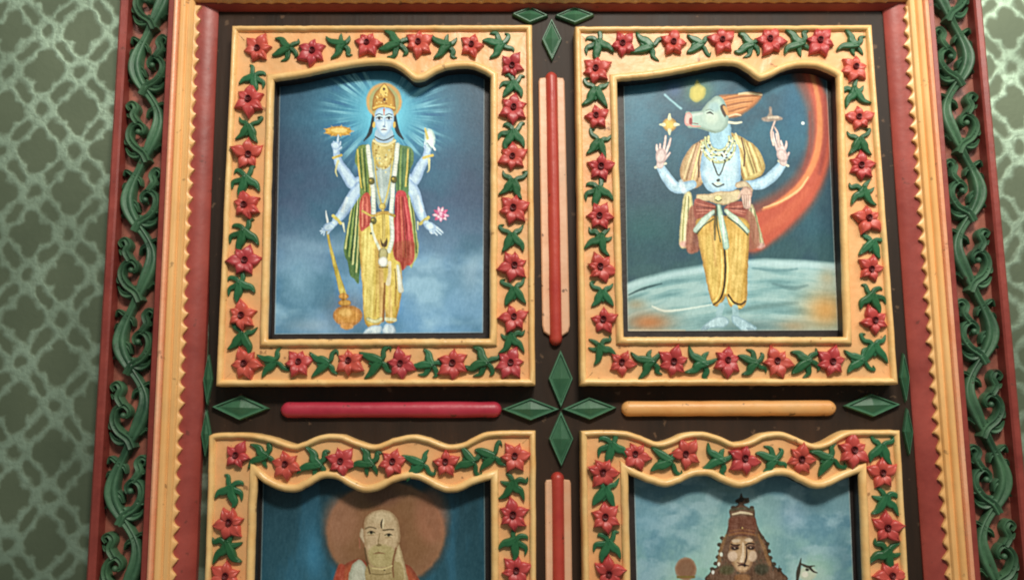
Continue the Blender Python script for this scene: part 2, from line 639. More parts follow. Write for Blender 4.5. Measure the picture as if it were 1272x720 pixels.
# ------------------------------------------------------------------ carved flower and leaf shapes
def flower_mesh(seed):
    r = np.random.default_rng(seed)
    bm = bmesh.new()
    n = 6 if seed % 3 else 5
    R = 18 * u
    for i in range(n):
        a = 2 * math.pi * (i + r.uniform(-.14, .14)) / n + math.pi / 2
        ln = R * r.uniform(.8, 1.14)
        bend = r.uniform(-.12, .12)
        pts, rad, hts = [], [], []
        for k in range(9):
            t = k / 8
            rr = ln * (.10 + .90 * t)
            aa = a + bend * t * t
            pts.append((rr * math.cos(aa), rr * math.sin(aa)))
            w = (.16 + .40 * math.sin(math.pi * min(t ** .85, 1))) * (1 - t ** 3) * ln * .66
            rad.append(max(w, .0003))
            hts.append((5.6 + 3.4 * math.sin(math.pi * t * .95) - 2.2 * t ** 3) * u)
        strip(bm, pts, rad, hts, base=0, k=9, power=.42, groove=.22)
    me = bpy.data.meshes.new('flower')
    bmesh.ops.recalc_face_normals(bm, faces=bm.faces)
    bm.to_mesh(me); bm.free()
    me.materials.append(M['flower'])
    me.polygons.foreach_set('use_smooth', [True] * len(me.polygons))
    me.set_sharp_from_angle(angle=math.radians(50))
    return me


def centre_mesh():
    bm = bmesh.new()
    pr = [(0.2, 7.4), (1.6, 6.0), (2.6, 6.6), (3.2, 8.4), (3.9, 8.6), (4.4, 5.0)]
    rows = []
    for r_, h in pr:
        rows.append([bm.verts.new((r_ * u * math.cos(t * math.pi / 8), -h * u, r_ * u * math.sin(t * math.pi / 8))) for t in range(16)])
    bm.faces.new(rows[0])
    for a, b in zip(rows, rows[1:]):
        for i in range(16):
            bm.faces.new((a[i], a[(i + 1) % 16], b[(i + 1) % 16], b[i]))
    me = bpy.data.meshes.new('flower_centre')
    bmesh.ops.recalc_face_normals(bm, faces=bm.faces)
    bm.to_mesh(me); bm.free()
    me.materials.append(M['heart'])
    return me


def leaf_mesh(seed):
    """leaf sprig pointing down (-z): two broad lobes below, two curls above"""
    r = np.random.default_rng(100 + seed)
    bm = bmesh.new()

    def leaf(pts, w, h=7.5, tip=.6):
        sp = spline([(x * u, z * u) for x, z in pts], 6)
        n = len(sp)
        rad, hts = [], []
        for i in range(n):
            t = i / (n - 1)
            rad.append((w * (math.sin(math.pi * min(.18 + t * .82, 1)) ** .9) + tip * .3) * u * 1.0)
            hts.append((h * (1 - .45 * t)) * u)
        strip(bm, sp, rad, hts, base=0, k=9, power=.5, groove=.2)
    j = lambda s=1.5: float(r.uniform(-s, s))
    if seed % 3 == 0:
        leaf([(0, 5), (-4, -2), (-7 + j(), -8), (-12 + j(), -14 + j())], 4.6)
        leaf([(0, 5), (4, -2), (8 + j(), -7), (12 + j(), -13 + j())], 4.2)
        leaf([(0, 2), (-4, 7), (-10, 9 + j()), (-13, 14 + j()), (-8, 15)], 2.4, 5)
        leaf([(0, 2), (4, 7), (9 + j(), 9), (12, 15 + j())], 2.8, 5)
        leaf([(0, 6), (0, 0), (0 + j(), -8)], 5.0, 7)
    elif seed % 3 == 1:
        leaf([(1, 8), (-3, 0), (-9, -4 + j()), (-14 + j(), -12)], 4.4)
        leaf([(0, 8), (3, -2), (6 + j(), -9), (13, -13 + j())], 4.0)
        leaf([(0, 3), (-6, 9), (-12 + j(), 8), (-14, 13)], 2.8, 5)
        leaf([(0, 3), (3, 10), (8 + j(), 15 + j())], 2.6, 5)
        leaf([(0, 4), (7, 3), (13 + j(), 6 + j())], 2.6, 5)
    else:
        leaf([(0, 6), (-2, -3), (-6 + j(), -10), (-5 + j(), -16)], 4.4)
        leaf([(0, 6), (5, 0), (11 + j(), -3), (14, -10 + j())], 4.4)
        leaf([(0, 4), (-6, 2), (-12 + j(), 0), (-14, -7)], 3.0, 5)
        leaf([(0, 3), (-3, 9), (-9, 12 + j()), (-12, 9)], 2.6, 5)
        leaf([(0, 3), (4, 9), (5 + j(), 15), (10, 16)], 2.5, 5)
    me = bpy.data.meshes.new('leaf_sprig')
    bmesh.ops.recalc_face_normals(bm, faces=bm.faces)
    bm.to_mesh(me); bm.free()
    me.materials.append(M['leaf'])
    me.polygons.foreach_set('use_smooth', [True] * len(me.polygons))
    me.set_sharp_from_angle(angle=math.radians(50))
    return me


FLOWERS = [flower_mesh(i) for i in range(24)]
LEAVES = [leaf_mesh(i) for i in range(24)]
HEART = centre_mesh()


def on(parent, name, me, px, py, d, rz=0.0, s=1.0, sx=1.0):
    o = bpy.data.objects.new(name, me)
    COL.objects.link(o)
    o.parent = parent
    X, Z = P(px, py, d)
    o.location = Vector((X, -d, Z)) - parent.location
    o.rotation_euler = (0, rz, 0)
    o.scale = (s * sx, s, s)
    return o


# ------------------------------------------------------------------ painter (colours laid on a fine mesh)
def vnoise(X, Y, seed, octaves=4):
    r = np.random.default_rng(seed)
    out = np.zeros_like(X)
    amp, tot = 1.0, 0.0
    for o in range(octaves):
        g = r.random((64, 64))
        x, y = X * 2 ** o + 31.7 * o, Y * 2 ** o + 17.3 * o
        xi, yi = np.floor(x).astype(int), np.floor(y).astype(int)
        fx, fy = x - xi, y - yi
        fx, fy = fx * fx * (3 - 2 * fx), fy * fy * (3 - 2 * fy)
        a = g[yi % 64, xi % 64]; b = g[yi % 64, (xi + 1) % 64]
        c = g[(yi + 1) % 64, xi % 64]; d = g[(yi + 1) % 64, (xi + 1) % 64]
        out += amp * ((a * (1 - fx) + b * fx) * (1 - fy) + (c * (1 - fx) + d * fx) * fy)
        tot += amp
        amp *= 0.5
    return out / tot


class Canvas:
    def __init__(s, X, Y):
        s.X, s.Y = X, Y
        s.C = np.zeros(X.shape + (3,))
        s.jx = (vnoise(X / 5, Y / 5, 5, 2) - .5) * 1.2      # an unsteady hand
        s.jy = (vnoise(X / 5, Y / 5, 6, 2) - .5) * 1.2

    def blend(s, a, col):
        a = np.clip(a, 0, 1)[..., None]
        s.C = s.C * (1 - a) + np.asarray(col, float) * a

    def box(s, pts, pad):
        xs = [p[0] for p in pts]; ys = [p[1] for p in pts]
        mk = (s.X > min(xs) - pad) & (s.X < max(xs) + pad) & (s.Y > min(ys) - pad) & (s.Y < max(ys) + pad)
        return np.nonzero(mk)

    def put(s, idx, a, col):
        a = np.clip(a, 0, 1)[:, None]
        s.C[idx] = s.C[idx] * (1 - a) + np.asarray(col, float) * a

    def poly(s, pts, col, soft=0.8, al=1.0, smooth=True, shade=None):
        if smooth:
            pp = list(pts) + [pts[0]]
            q = [pts[-1]] + pp + [pts[1]]
            full = []
            for i in range(1, len(q) - 2):
                full += spline(q[i - 1:i + 3], 5)[5:10]
            pts = full
        idx = s.box(pts, 3 + soft * 2)
        x, y = s.X[idx] + s.jx[idx], s.Y[idx] + s.jy[idx]
        if not len(x): return
        dist = np.full(x.shape, 1e9)
        ins = np.zeros(x.shape, bool)
        n = len(pts)
        for i in range(n):
            x1, y1 = pts[i]; x2, y2 = pts[(i + 1) % n]
            ex, ey = x2 - x1, y2 - y1
            wx, wy = x - x1, y - y1
            t = np.clip((wx * ex + wy * ey) / (ex * ex + ey * ey + 1e-9), 0, 1)
            dist = np.minimum(dist, np.hypot(wx - ex * t, wy - ey * t))
            c = (y1 > y) != (y2 > y)
            ins ^= c & (x < ex * (y - y1) / (ey if abs(ey) > 1e-9 else 1e-9) + x1)
        sd = np.where(ins, dist, -dist)
        a = np.clip(sd / (2 * soft) + .5, 0, 1)
        a = a * a * (3 - 2 * a) * al
        s.put(idx, a, col)
        if shade is not None:              # rim shading: darker towards the outline
            sc, w = shade
            s.put(idx, a * np.clip(1 - sd / w, 0, 1) * .75, sc)

    def line(s, pts, w, col, soft=0.7, al=1.0, smooth=True, shade=None):
        if smooth and len(pts) > 2: 
            ws = w if isinstance(w, (list, tuple)) else [w] * len(pts)
            q = spline([(p[0], p[1], ww) for p, ww in zip(pts, ws)], 5)
        else:
            ws = w if isinstance(w, (list, tuple)) else [w] * len(pts)
            q = [(p[0], p[1], ww) for p, ww in zip(pts, ws)]
        pad = max(ws) + 3 + soft * 2
        idx = s.box(q, pad)
        x, y = s.X[idx] + s.jx[idx] * .6, s.Y[idx] + s.jy[idx] * .6
        if not len(x): return
        best = np.full(x.shape, -1e9)
        side = np.zeros(x.shape)
        for (x1, y1, w1), (x2, y2, w2) in zip(q, q[1:]):
            ex, ey = x2 - x1, y2 - y1
            wx, wy = x - x1, y - y1
            t = np.clip((wx * ex + wy * ey) / (ex * ex + ey * ey + 1e-9), 0, 1)
            sd = (w1 + (w2 - w1) * t) / 2 - np.hypot(wx - ex * t, wy - ey * t)
            best = np.maximum(best, sd)
        a = np.clip(best / (2 * soft) + .5, 0, 1)
        a = a * a * (3 - 2 * a) * al
        s.put(idx, a, col)
        if shade is not None:
            sc, ww = shade
            s.put(idx, a * np.clip(1 - best / ww, 0, 1) * .75, sc)

    def ell(s, cx, cy, rx, ry, col, soft=0.8, al=1.0, shade=None, ang=0):
        pts = []
        for i in range(28):
            t = 2 * math.pi * i / 28
            x, y = rx * math.cos(t), ry * math.sin(t)
            pts.append((cx + x * math.cos(ang) - y * math.sin(ang), cy + x * math.sin(ang) + y * math.cos(ang)))
        s.poly(pts, col, soft, al, False, shade)

    def glow(s, cx, cy, rx, ry, col, al=1.0, pw=1.0):
        r = np.hypot((s.X - cx) / rx, (s.Y - cy) / ry)
        s.blend(al * np.exp(-(r ** 2) * 1.5) ** pw, col)

    def vgrad(s, stops):
        ys = [a for a, _ in stops]
        for k in range(3):
            s.C[..., k] = np.interp(s.Y, ys, [c[k] for _, c in stops])

    def mottle(s, fx, fy, seed, col, lo, hi, al):
        n = vnoise(s.X * fx, s.Y * fy, seed)
        s.blend(np.clip((n - lo) / (hi - lo), 0, 1) * al, col)

    def enrich(s, bg, amp, fold, y_fold):
        """broken tone inside everything painted over bg: soft lights, and long folds below y_fold"""
        mk = np.clip((np.abs(s.C - bg).sum(-1) - 30) / 60, 0, 1)
        a = vnoise(s.X / 6, s.Y / 8, 91, 3) - .5
        f = vnoise(s.X / 2.4 + s.Y / 60, s.Y / 26, 92, 2) - .5
        f2 = vnoise(s.X / 1.5, s.Y / 1.5, 93, 2) - .5
        t = a * amp + f * fold * np.clip((s.Y - y_fold) / 20, .25, 1) + f2 * 26
        s.C = np.clip(s.C + (mk * t)[..., None] * np.array([1.0, 1.0, 1.0]), 0, 255)

    def folds(s, a0, a1, b0, b1, n, cols, w=1.6, al=.9):
        """n fold lines running from the edge a0-a1 to the edge b0-b1"""
        for i in range(n):
            f = (i + .5) / n
            p = (a0[0] + (a1[0] - a0[0]) * f, a0[1] + (a1[1] - a0[1]) * f)
            q = (b0[0] + (b1[0] - b0[0]) * f, b0[1] + (b1[1] - b0[1]) * f)
            mid = ((p[0] + q[0]) / 2 + (f - .5) * 2, (p[1] + q[1]) / 2)
            s.line([p, mid, q], [w * .7, w, w * 1.1], cols[i % len(cols)], .7, al)


def hand(c, wrist, tips, thumb, col, dark, palm_w=6.5, fw=2.2):
    """palm and separate fingers of a small painted hand"""
    px = sum(t[0] for t in tips) / len(tips); py = sum(t[1] for t in tips) / len(tips)
    kx, ky = wrist[0] + (px - wrist[0]) * .5, wrist[1] + (py - wrist[1]) * .5
    dx, dy = px - wrist[0], py - wrist[1]
    L = math.hypot(dx, dy) + 1e-6
    nx, ny = -dy / L, dx / L
    n = len(tips)
    for i, t in enumerate(tips):
        o = ((i - (n - 1) / 2) / max(n - 1, 1)) * palm_w * .8
        c.line([(kx + nx * o, ky + ny * o), ((kx + nx * o + t[0]) / 2 + nx * o * .2, (ky + ny * o + t[1]) / 2 + ny * o * .2), t], [fw, fw, fw * .6], col, .6, shade=(dark, .8))
    c.line([wrist, thumb], [fw * 1.3, fw * .7], col, .6, shade=(dark, .8))
    c.line([wrist, (kx, ky)], [palm_w * .75, palm_w], col, .7, shade=(dark, 1.4))


def picture(parent, name, corners, d, step, fn, label, gain=1.0):
    """corners TL TR BR BL in photo points; a flat painted board"""
    tl, tr, br, bl = [np.array(P(*c, d)) for c in corners]
    w = max(np.linalg.norm(tr - tl), np.linalg.norm(br - bl)); h = max(np.linalg.norm(bl - tl), np.linalg.norm(br - tr))
    nx, ny = int(w / (step * MPX)), int(h / (step * MPX))
    s_, t_ = np.meshgrid(np.linspace(0, 1, nx), np.linspace(0, 1, ny))
    q = lambda k: tl[k] * (1 - s_) * (1 - t_) + tr[k] * s_ * (1 - t_) + br[k] * s_ * t_ + bl[k] * (1 - s_) * t_
    WX, WZ = q(0), q(1)
    c = Canvas(*to_px(WX, WZ, d))
    fn(c)
    # worn pale edge of the print
    edge = np.minimum(np.minimum(s_, 1 - s_) * w, np.minimum(t_, 1 - t_) * h) / MPX
    c.blend(np.clip(1.6 - edge, 0, 1) * .4, (196, 190, 178))
    # crisp brush edges: lift local contrast
    def box(a, k):
        p = np.pad(a, ((k, k), (k, k), (0, 0)), 'edge').cumsum(0).cumsum(1)
        p = np.pad(p, ((1, 0), (1, 0), (0, 0)))
        w_ = 2 * k + 1
        return (p[w_:, w_:] - p[:-w_, w_:] - p[w_:, :-w_] + p[:-w_, :-w_]) / w_ ** 2
    c.C = c.C + .45 * (c.C - box(c.C, 3)) + .10 * (c.C - box(c.C, 12))
    st = vnoise(c.X / 1.6 + c.Y / 9, c.Y / 7 - c.X / 12, 78, 3) - .5
    c.C = c.C + st[..., None] * 16
    g = vnoise(c.X / 2.2, c.Y / 2.2, 77, 3) - .5
    c.C = np.clip((c.C + g[..., None] * 14) * gain, 0, 255)
    co = np.stack([WX - parent.location.x, np.full_like(WX, -d) - parent.location.y, WZ - parent.location.z], -1).reshape(-1, 3)
    me = bpy.data.meshes.new(name)
    n = nx * ny
    me.vertices.add(n)
    me.vertices.foreach_set('co', co.ravel())
    i = np.arange(n).reshape(ny, nx)
    quads = np.stack([i[:-1, :-1], i[1:, :-1], i[1:, 1:], i[:-1, 1:]], -1).reshape(-1, 4)
    nf = len(quads)
    me.loops.add(nf * 4)
    me.loops.foreach_set('vertex_index', quads.ravel())
    me.polygons.add(nf)
    me.polygons.foreach_set('loop_start', np.arange(nf) * 4)
    me.polygons.foreach_set('loop_total', np.full(nf, 4))
    me.update()
    at = me.color_attributes.new('paint', 'FLOAT_COLOR', 'POINT')
    col = np.ones((n, 4), np.float32)
    col[:, :3] = lin(c.C.reshape(-1, 3))
    at.data.foreach_set('color', col.ravel())
    me.materials.append(painted_mat('painted_picture'))
    o = bpy.data.objects.new(name, me)
    COL.objects.link(o)
    o.parent = parent
    tag(o, label)
    return o


# ---- the four pictures ----
def P1(c):
    c.vgrad([(75, (40, 70, 88)), (130, (52, 84, 106)), (200, (60, 80, 106)), (250, (72, 94, 122)), (300, (98, 130, 158)), (350, (122, 164, 194)), (415, (116, 164, 202))])
    X, Y = c.X, c.Y
    c.mottle(1 / 60, 1 / 45, 3, (58, 104, 128), .4, .7, .6)
    c.blend(np.clip((np.abs(X - 478) - 80) / 60, 0, 1) * np.clip((330 - Y) / 200, 0, 1) * .55, (40, 60, 82))
    c.glow(478, 145, 96, 80, (70, 156, 190), .95)
    c.glow(478, 140, 44, 44, (128, 212, 232), .9)
    # rays of the halo
    th = np.arctan2(Y - 142, X - 478)
    r = np.hypot(X - 478, Y - 142)
    ray = vnoise((th * 22 + 80), r / 40, 21, 2)
    ring = np.exp(-((r - 58) / 17) ** 2) * (np.abs(np.sin(th)) < .93)
    c.blend(np.clip((ray - .5) * 5, 0, 1) * ring * .6, (160, 218, 232))
    c.blend(np.clip((.45 - ray) * 5, 0, 1) * ring * .55, (44, 96, 140))
    # mist
    yy = np.clip((Y - 275) / 60, 0, 1)
    n = vnoise(X / 48, Y / 30, 8)
    c.blend(np.clip((n - .42) * 4, 0, 1) * yy * .55, (176, 214, 234))
    n = vnoise(X / 36, Y / 40, 9)
    c.blend(np.clip((n - .5) * 4, 0, 1) * yy * .4, (92, 146, 196))
    c.glow(372, 345, 24, 45, (150, 190, 214), .5)
    c.glow(585, 340, 16, 26, (170, 200, 222), .55)
    c.glow(385, 405, 40, 14, (172, 190, 205), .5)
    bg = c.C.copy()
    sk, sd, sh = (196, 220, 238), (128, 160, 204), (228, 240, 246)
    gold, dgold = (214, 176, 84), (140, 96, 40)
    # mace and its cloudy shadow
    c.glow(432, 386, 30, 26, (128, 116, 120), .6)
    c.line([(406, 284), (410, 305), (419, 340), (426, 364)], [2.5, 3.2, 5.5, 8], (196, 182, 96), .8, shade=((150, 128, 60), 1.2))
    c.line([(405, 262), (407, 276)], [1, 3], (220, 232, 226))
    c.ell(427, 368, 6, 4, (206, 158, 84), shade=(dgold, 2)); c.ell(428, 376, 8, 4, (206, 160, 84), shade=(dgold, 2))
    c.ell(432, 392, 18, 13, (206, 150, 76), 1.4, shade=((150, 100, 56), 6))
    c.ell(429, 388, 8, 5, (232, 190, 116), 2.4, .8)
    c.ell(431, 405, 8, 4, (204, 148, 84), 1.6)
    # back drapes
    c.poly([(441, 236), (449, 244), (449, 292), (446, 349), (440, 346), (435, 342), (432, 326), (427, 311), (431, 284), (436, 260)], (84, 116, 68), .9)
    c.folds((440, 240), (449, 246), (428, 306), (446, 345), 8, [(206, 208, 140), (52, 92, 50), (150, 172, 96), (44, 80, 48), (224, 218, 150), (60, 104, 60)], 1.7)
    c.poly([(505, 236), (512, 250), (517, 285), (520, 312), (514, 326), (509, 330), (503, 280)], (170, 176, 110), .9)
    c.folds((504, 240), (511, 250), (507, 326), (519, 312), 4, [(216, 210, 140), (92, 122, 66), (222, 216, 150), (70, 100, 56)], 1.5)
    # back arms
    c.line([(446, 226), (438, 228), (430, 216), (421, 203), (418, 190)], [13, 14, 12.5, 10.5, 8], sk, .8, shade=(sd, 4))
    c.line([(507, 222), (514, 224), (522, 208), (529, 196), (531, 187)], [13, 14, 12, 10, 8], sk, .8, shade=(sd, 4))
    c.line([(420, 200), (417, 212), (419, 219)], [3, 2, 1], (206, 206, 160), .7); c.line([(533, 198), (533, 210), (531, 214)], [3, 2, 1], (206, 206, 160), .7)
    c.line([(414, 196), (424, 193)], 3, (200, 184, 100), .6); c.line([(526, 196), (537, 193)], 3.4, (200, 184, 100), .6)
    # discus on a finger
    c.ell(420.5, 163, 16, 6, (212, 172, 84), 1.0, shade=((166, 120, 54), 3)); c.ell(421, 162, 10, 3, (238, 212, 136), 1.0, .9)
    for k in range(9):
        t = k * .7
        c.line([(420.5 + 13 * math.cos(t), 163 + 4.5 * math.sin(t)), (420.5 + 19 * math.cos(t), 163 + 7.5 * math.sin(t))], [1.6, .6], (220, 180, 90), .6)
    hand(c, (417, 189), [(412.5, 179), (414.5, 176), (420.5, 168), (423, 176)], (424, 183), sk, sd, 8, 2.6)
    c.ell(417, 181, 5, 5, sk, .9, shade=(sd, 2))
    # conch and hand
    hand(c, (531, 189), [(528, 176), (531, 172), (535, 172), (538, 178)], (527, 182), sk, sd, 8, 2.6)
    c.ell(534, 172, 6.5, 12, (222, 236, 232), 1.0, shade=((150, 186, 186), 3), ang=-.12); c.line([(528, 160), (531, 172)], [2.2, 3.4], (206, 196, 120), .7)
    c.line([(533, 166), (537, 180), (540, 186)], [1.4, 2, 2.6], (240, 246, 244), .6); c.line([(531, 178), (536, 186)], 1.2, (120, 150, 170), .6)
    # front arms
    c.line([(447, 232), (441, 240), (431, 256), (423, 268), (417, 274)], [13, 14, 13, 11, 8], sk, .8, shade=(sd, 4))
    c.line([(506, 228), (514, 238), (519, 254), (524, 268), (528, 275)], [13, 14, 13, 11, 8], sk, .8, shade=(sd, 4))
    c.line([(431, 246), (425, 262)], [3, 4], sh, 1.4, .7); c.line([(519, 244), (524, 262)], [3, 4], sh, 1.4, .6)
    c.line([(414, 268), (423, 277)], 4, (196, 186, 104), .7); c.line([(522, 278), (532, 270)], 4, (196, 186, 104), .7)
    c.line([(426, 277), (428, 288)], [2.6, 1.2], (216, 222, 190)); c.line([(519, 276), (519, 285)], [2.6, 1.2], (216, 222, 190))
    hand(c, (416, 277), [(400, 284), (398, 287), (399, 290), (402, 292)], (407, 290), sk, sd, 9, 2.8)
    c.ell(408, 282, 7, 5, sk, 1, shade=(sd, 2.4), ang=-.4)
    hand(c, (529, 277), [(550, 289), (548, 291), (543, 292), (538, 290)], (541, 281), sk, sd, 9, 2.8)
    c.ell(534, 281, 7, 5, sk, 1, shade=(sd, 2.4), ang=.4)
    # lotus
    for k, (dx, dy) in enumerate([(-10, 0), (-8, -6), (-3, -10), (3, -10), (8, -6), (10, 1), (7, 6), (-7, 6), (0, 8), (-4, 3), (4, 3), (0, -4)]):
        c.line([(547.5, 268), (547.5 + dx * .6, 267 + dy * .6), (547.5 + dx, 267 + dy)], [3, 4.2, .8], [(236, 214, 226), (206, 106, 146), (238, 190, 212)][k % 3], .6, shade=((176, 70, 112), 1.0))
    # shawl on the shoulders
    c.poly([(444, 184), (452, 180), (459, 184), (463, 225), (459, 244), (448, 246), (446, 214), (441, 200)], (112, 136, 76), .9)
    c.folds((443, 186), (458, 184), (448, 232), (461, 244), 6, [(214, 192, 100), (72, 104, 58), (170, 176, 104), (60, 90, 52), (120, 144, 80)], 2)
    c.poly([(493, 184), (502, 181), (512, 185), (514, 200), (508, 216), (507, 242), (495, 244), (491, 224)], (98, 130, 84), .9)
    c.folds((494, 184), (511, 186), (494, 240), (507, 228), 6, [(64, 100, 66), (140, 164, 96), (68, 108, 70), (90, 126, 80), (218, 196, 104)], 2)
    # torso
    c.poly([(465, 176), (488, 176), (491, 196), (488, 222), (482, 250), (475, 262), (468, 250), (463, 222), (462, 196)], (176, 192, 188), 1, shade=((128, 150, 140), 5))
    c.poly([(465, 172), (489, 172), (490, 192), (484, 206), (476, 210), (468, 206), (463, 192)], (204, 186, 116), 1.4, shade=((164, 138, 70), 4))
    for i in range(46):
        a_, b_ = RNG.uniform(465, 489), RNG.uniform(176, 214)
        c.ell(a_, b_, RNG.uniform(.8, 1.6), RNG.uniform(.8, 1.6), [(236, 226, 160), (150, 120, 60), (222, 210, 150), (170, 178, 150)][i % 4], .6, .8)
    c.line([(465, 196), (469, 232), (475, 258)], 1.8, (206, 190, 104)); c.line([(488, 196), (483, 232), (476, 258)], 1.8, (206, 190, 104))
    c.line([(473, 210), (475, 245)], 3, (206, 218, 214), 1.2, .7)
    # yellow lower garment
    c.poly([(447, 272), (462, 266), (480, 262), (492, 270), (498, 300), (499, 350), (497, 374), (491, 398), (480, 400), (478, 384), (472, 402), (454, 402), (450, 350), (446, 300)], (220, 196, 104), 1, shade=((176, 136, 70), 5))
    c.poly([(450, 292), (462, 290), (464, 340), (462, 396), (454, 394), (451, 350)], (230, 212, 128), 2.4, .9)
    c.line([(470, 300), (473, 340), (474, 398)], [5, 7, 5], (204, 166, 104), 2, .8); c.line([(478, 352), (477, 376), (476, 398)], [2, 3.4, 2.6], (156, 108, 56), 1.1)
    c.line([(466, 310), (468, 350), (466, 392)], 2, (190, 152, 84), 1.2, .6); c.line([(484, 356), (485, 392)], [3, 6], (226, 190, 122), 2, .8); c.line([(492, 350), (491, 380)], 2, (184, 140, 80), 1.2, .7)
    # red sash, left hip and right fall
    c.poly([(449, 244), (458, 240), (461, 256), (461, 276), (454, 284), (448, 286), (446, 264)], (188, 88, 76), 1)
    c.folds((450, 246), (459, 244), (449, 282), (460, 276), 4, [(226, 150, 120), (154, 58, 50), (208, 116, 96), (150, 66, 50)], 1.4)
    c.poly([(492, 240), (503, 238), (508, 258), (513, 290), (515, 318), (510, 329), (505, 330), (500, 336), (497, 326), (490, 320), (488, 296), (490, 266)], (190, 70, 74), 1)
    c.folds((492, 246), (503, 244), (489, 318), (513, 320), 7, [(150, 44, 50), (222, 112, 108), (176, 60, 58), (214, 124, 96), (140, 58, 44)], 1.7)
    c.poly([(490, 302), (514, 300), (514, 318), (509, 328), (500, 334), (497, 326), (490, 319)], (150, 84, 52), 2.5, .55)
    # garland and sash ends
    for pts in ([(457, 182), (459, 200), (461.5, 219)], [(463, 231), (464, 250), (464, 269)], [(494, 180), (492, 200), (490, 217)], [(488, 229), (487, 250), (486, 268), (487, 296), (483, 312)]):
        c.line(pts, 5.2, (234, 238, 224), .7, shade=((170, 184, 166), 1.4))
        for a_, b_ in spline(pts, 5):
            c.line([(a_ - 2, b_), (a_ + 2, b_ + .8)], .8, (186, 196, 176), .5, .7)
    for a_, b_ in ((461.5, 225), (489, 223), (464, 274)):
        c.ell(a_, b_, 4, 4.4, (116, 112, 62), .8, shade=((66, 62, 40), 2)); c.ell(a_ - 1, b_ - 1, 1.4, 1.2, (200, 176, 90), .5)
    c.line([(461, 278), (464, 292), (470, 306), (474, 314)], [3, 3, 3.4, 3], (226, 230, 200), .7)
    c.line([(475, 258), (477, 280), (476, 312)], [3, 3.6, 3], (210, 190, 110), .7, shade=((140, 110, 50), 1)); c.ell(475, 256, 4, 4, (206, 190, 110), .7, shade=((120, 96, 44), 1.5))
    c.poly([(473, 296), (476, 302), (481, 296), (480, 306), (474, 306)], (86, 66, 40), .7)
    c.ell(476, 316, 6, 8, (176, 168, 116), .8, shade=((106, 92, 56), 2)); c.ell(476, 325, 6, 6.5, (240, 242, 232), .8, shade=((156, 150, 120), 2)); c.line([(471, 332), (482, 332)], 1.4, (120, 104, 60))
    c.line([(484, 326), (484, 340), (482, 352)], [4, 4, 6], (226, 214, 180), .8); c.line([(494, 330), (496, 344), (498, 360)], [3, 5, 7], (222, 224, 208), .9, shade=((160, 160, 140), 1.4)); c.line([(491, 334), (492, 358)], 1.2, (120, 100, 60))
    # belt
    c.line([(450, 262), (463, 268), (476, 264), (490, 268)], 2.8, (200, 168, 84), .7, shade=((120, 90, 44), 1)); c.ell(461, 300 - 10, 1.4, 1.4, (60, 60, 40), .6)
    # anklets, feet
    c.line([(457, 396), (466, 399), (473, 396)], 4.5, (220, 218, 168), .8, shade=((150, 140, 90), 1.2)); c.line([(480, 396), (491, 397)], 4.5, (222, 220, 180), .8)
    c.poly([(452, 412), (460, 405), (472, 404), (474, 410), (470, 414), (454, 415)], (214, 230, 236), .9, shade=((140, 170, 196), 2)); c.poly([(475, 408), (480, 402), (489, 404), (492, 412), (484, 415), (476, 413)], (206, 224, 236), .9, shade=((140, 170, 196), 2))
    for k in range(4): c.line([(453 + k * 2.2, 414.5), (455 + k * 2.2, 411)], .7, (150, 176, 196), .4)
    c.enrich(bg, 40, 46, 240)
    # hair locks
    for pts, w in (([(464, 140), (462, 155), (459, 166), (452, 175)], [3, 4, 4.5, 1.5]), ([(490, 140), (492, 155), (495, 165), (501, 173)], [3.5, 4.5, 5, 1.5])):
        c.line(pts, w, (36, 46, 52), .8)
    # neck, head
    c.poly([(468, 160), (486, 160), (488, 174), (477, 178), (466, 174)], (168, 194, 212), .8)
    c.line([(466, 170), (477, 174.5), (489, 169)], 1.6, (60, 60, 56), .6); c.line([(464, 175), (477, 181), (491, 175)], 2.6, (222, 214, 168), .6)
    c.ell(477, 126, 22, 23, (204, 164, 104), 1.6); c.ell(477, 127, 18.5, 20, (166, 168, 116), 1.6); c.ell(477, 126, 20.6, 21.6, (236, 206, 158), 1.0, .0)
    c.poly([(463, 138), (463, 126), (466, 116), (472, 109), (477, 104), (482, 109), (488, 116), (491, 126), (491, 138), (484, 135), (477, 134), (470, 135)], (198, 152, 70), .8, shade=((132, 88, 40), 4))
    c.poly([(472, 112), (477, 105), (482, 112), (480, 118), (474, 118)], (228, 200, 112), .8); c.ell(477, 111, 1.7, 1.9, (104, 60, 40), .5); c.ell(477.5, 124, 2, 2, (92, 50, 40), .5)
    for i in range(30):
        a_, b_ = RNG.uniform(466, 489), RNG.uniform(116, 134)
        c.ell(a_, b_, .9, .9, [(240, 220, 140), (150, 100, 44)][i % 2], .5, .8)
    c.line([(464, 134.5), (477, 131.5), (490, 134.5)], 2.2, (222, 190, 104), .6)
    c.poly([(466, 140), (471, 135), (477, 134), (484, 135), (488.5, 140), (488.5, 152), (485, 162), (480, 168), (477, 169.5), (474, 168), (469, 162), (465.5, 152)], (188, 214, 234), .8, shade=((136, 170, 206), 3))
    c.ell(477, 158, 5, 7, (214, 232, 242), 2.2, .8)
    for ex in (471, 483):
        c.ell(ex, 147, 3.4, 2.1, (232, 240, 244), .5, .9); c.ell(ex, 147, 1.6, 1.7, (24, 30, 36), .5); c.line([(ex - 3.6, 147), (ex, 145.2), (ex + 3.6, 146.6)], 1.2, (34, 40, 50), .5)
        c.line([(ex - 4, 143.4), (ex, 141.6), (ex + 4, 143)], 1.1, (50, 62, 76), .5); c.ell(ex, 149.6, 3.4, 1.3, (120, 150, 184), 1, .6)
    c.line([(477.5, 147), (478, 154), (476.8, 157)], [.8, 1, 1.6], (120, 152, 190), .6, .8); c.ell(477, 157.4, 1.9, .9, (96, 128, 168), .6)
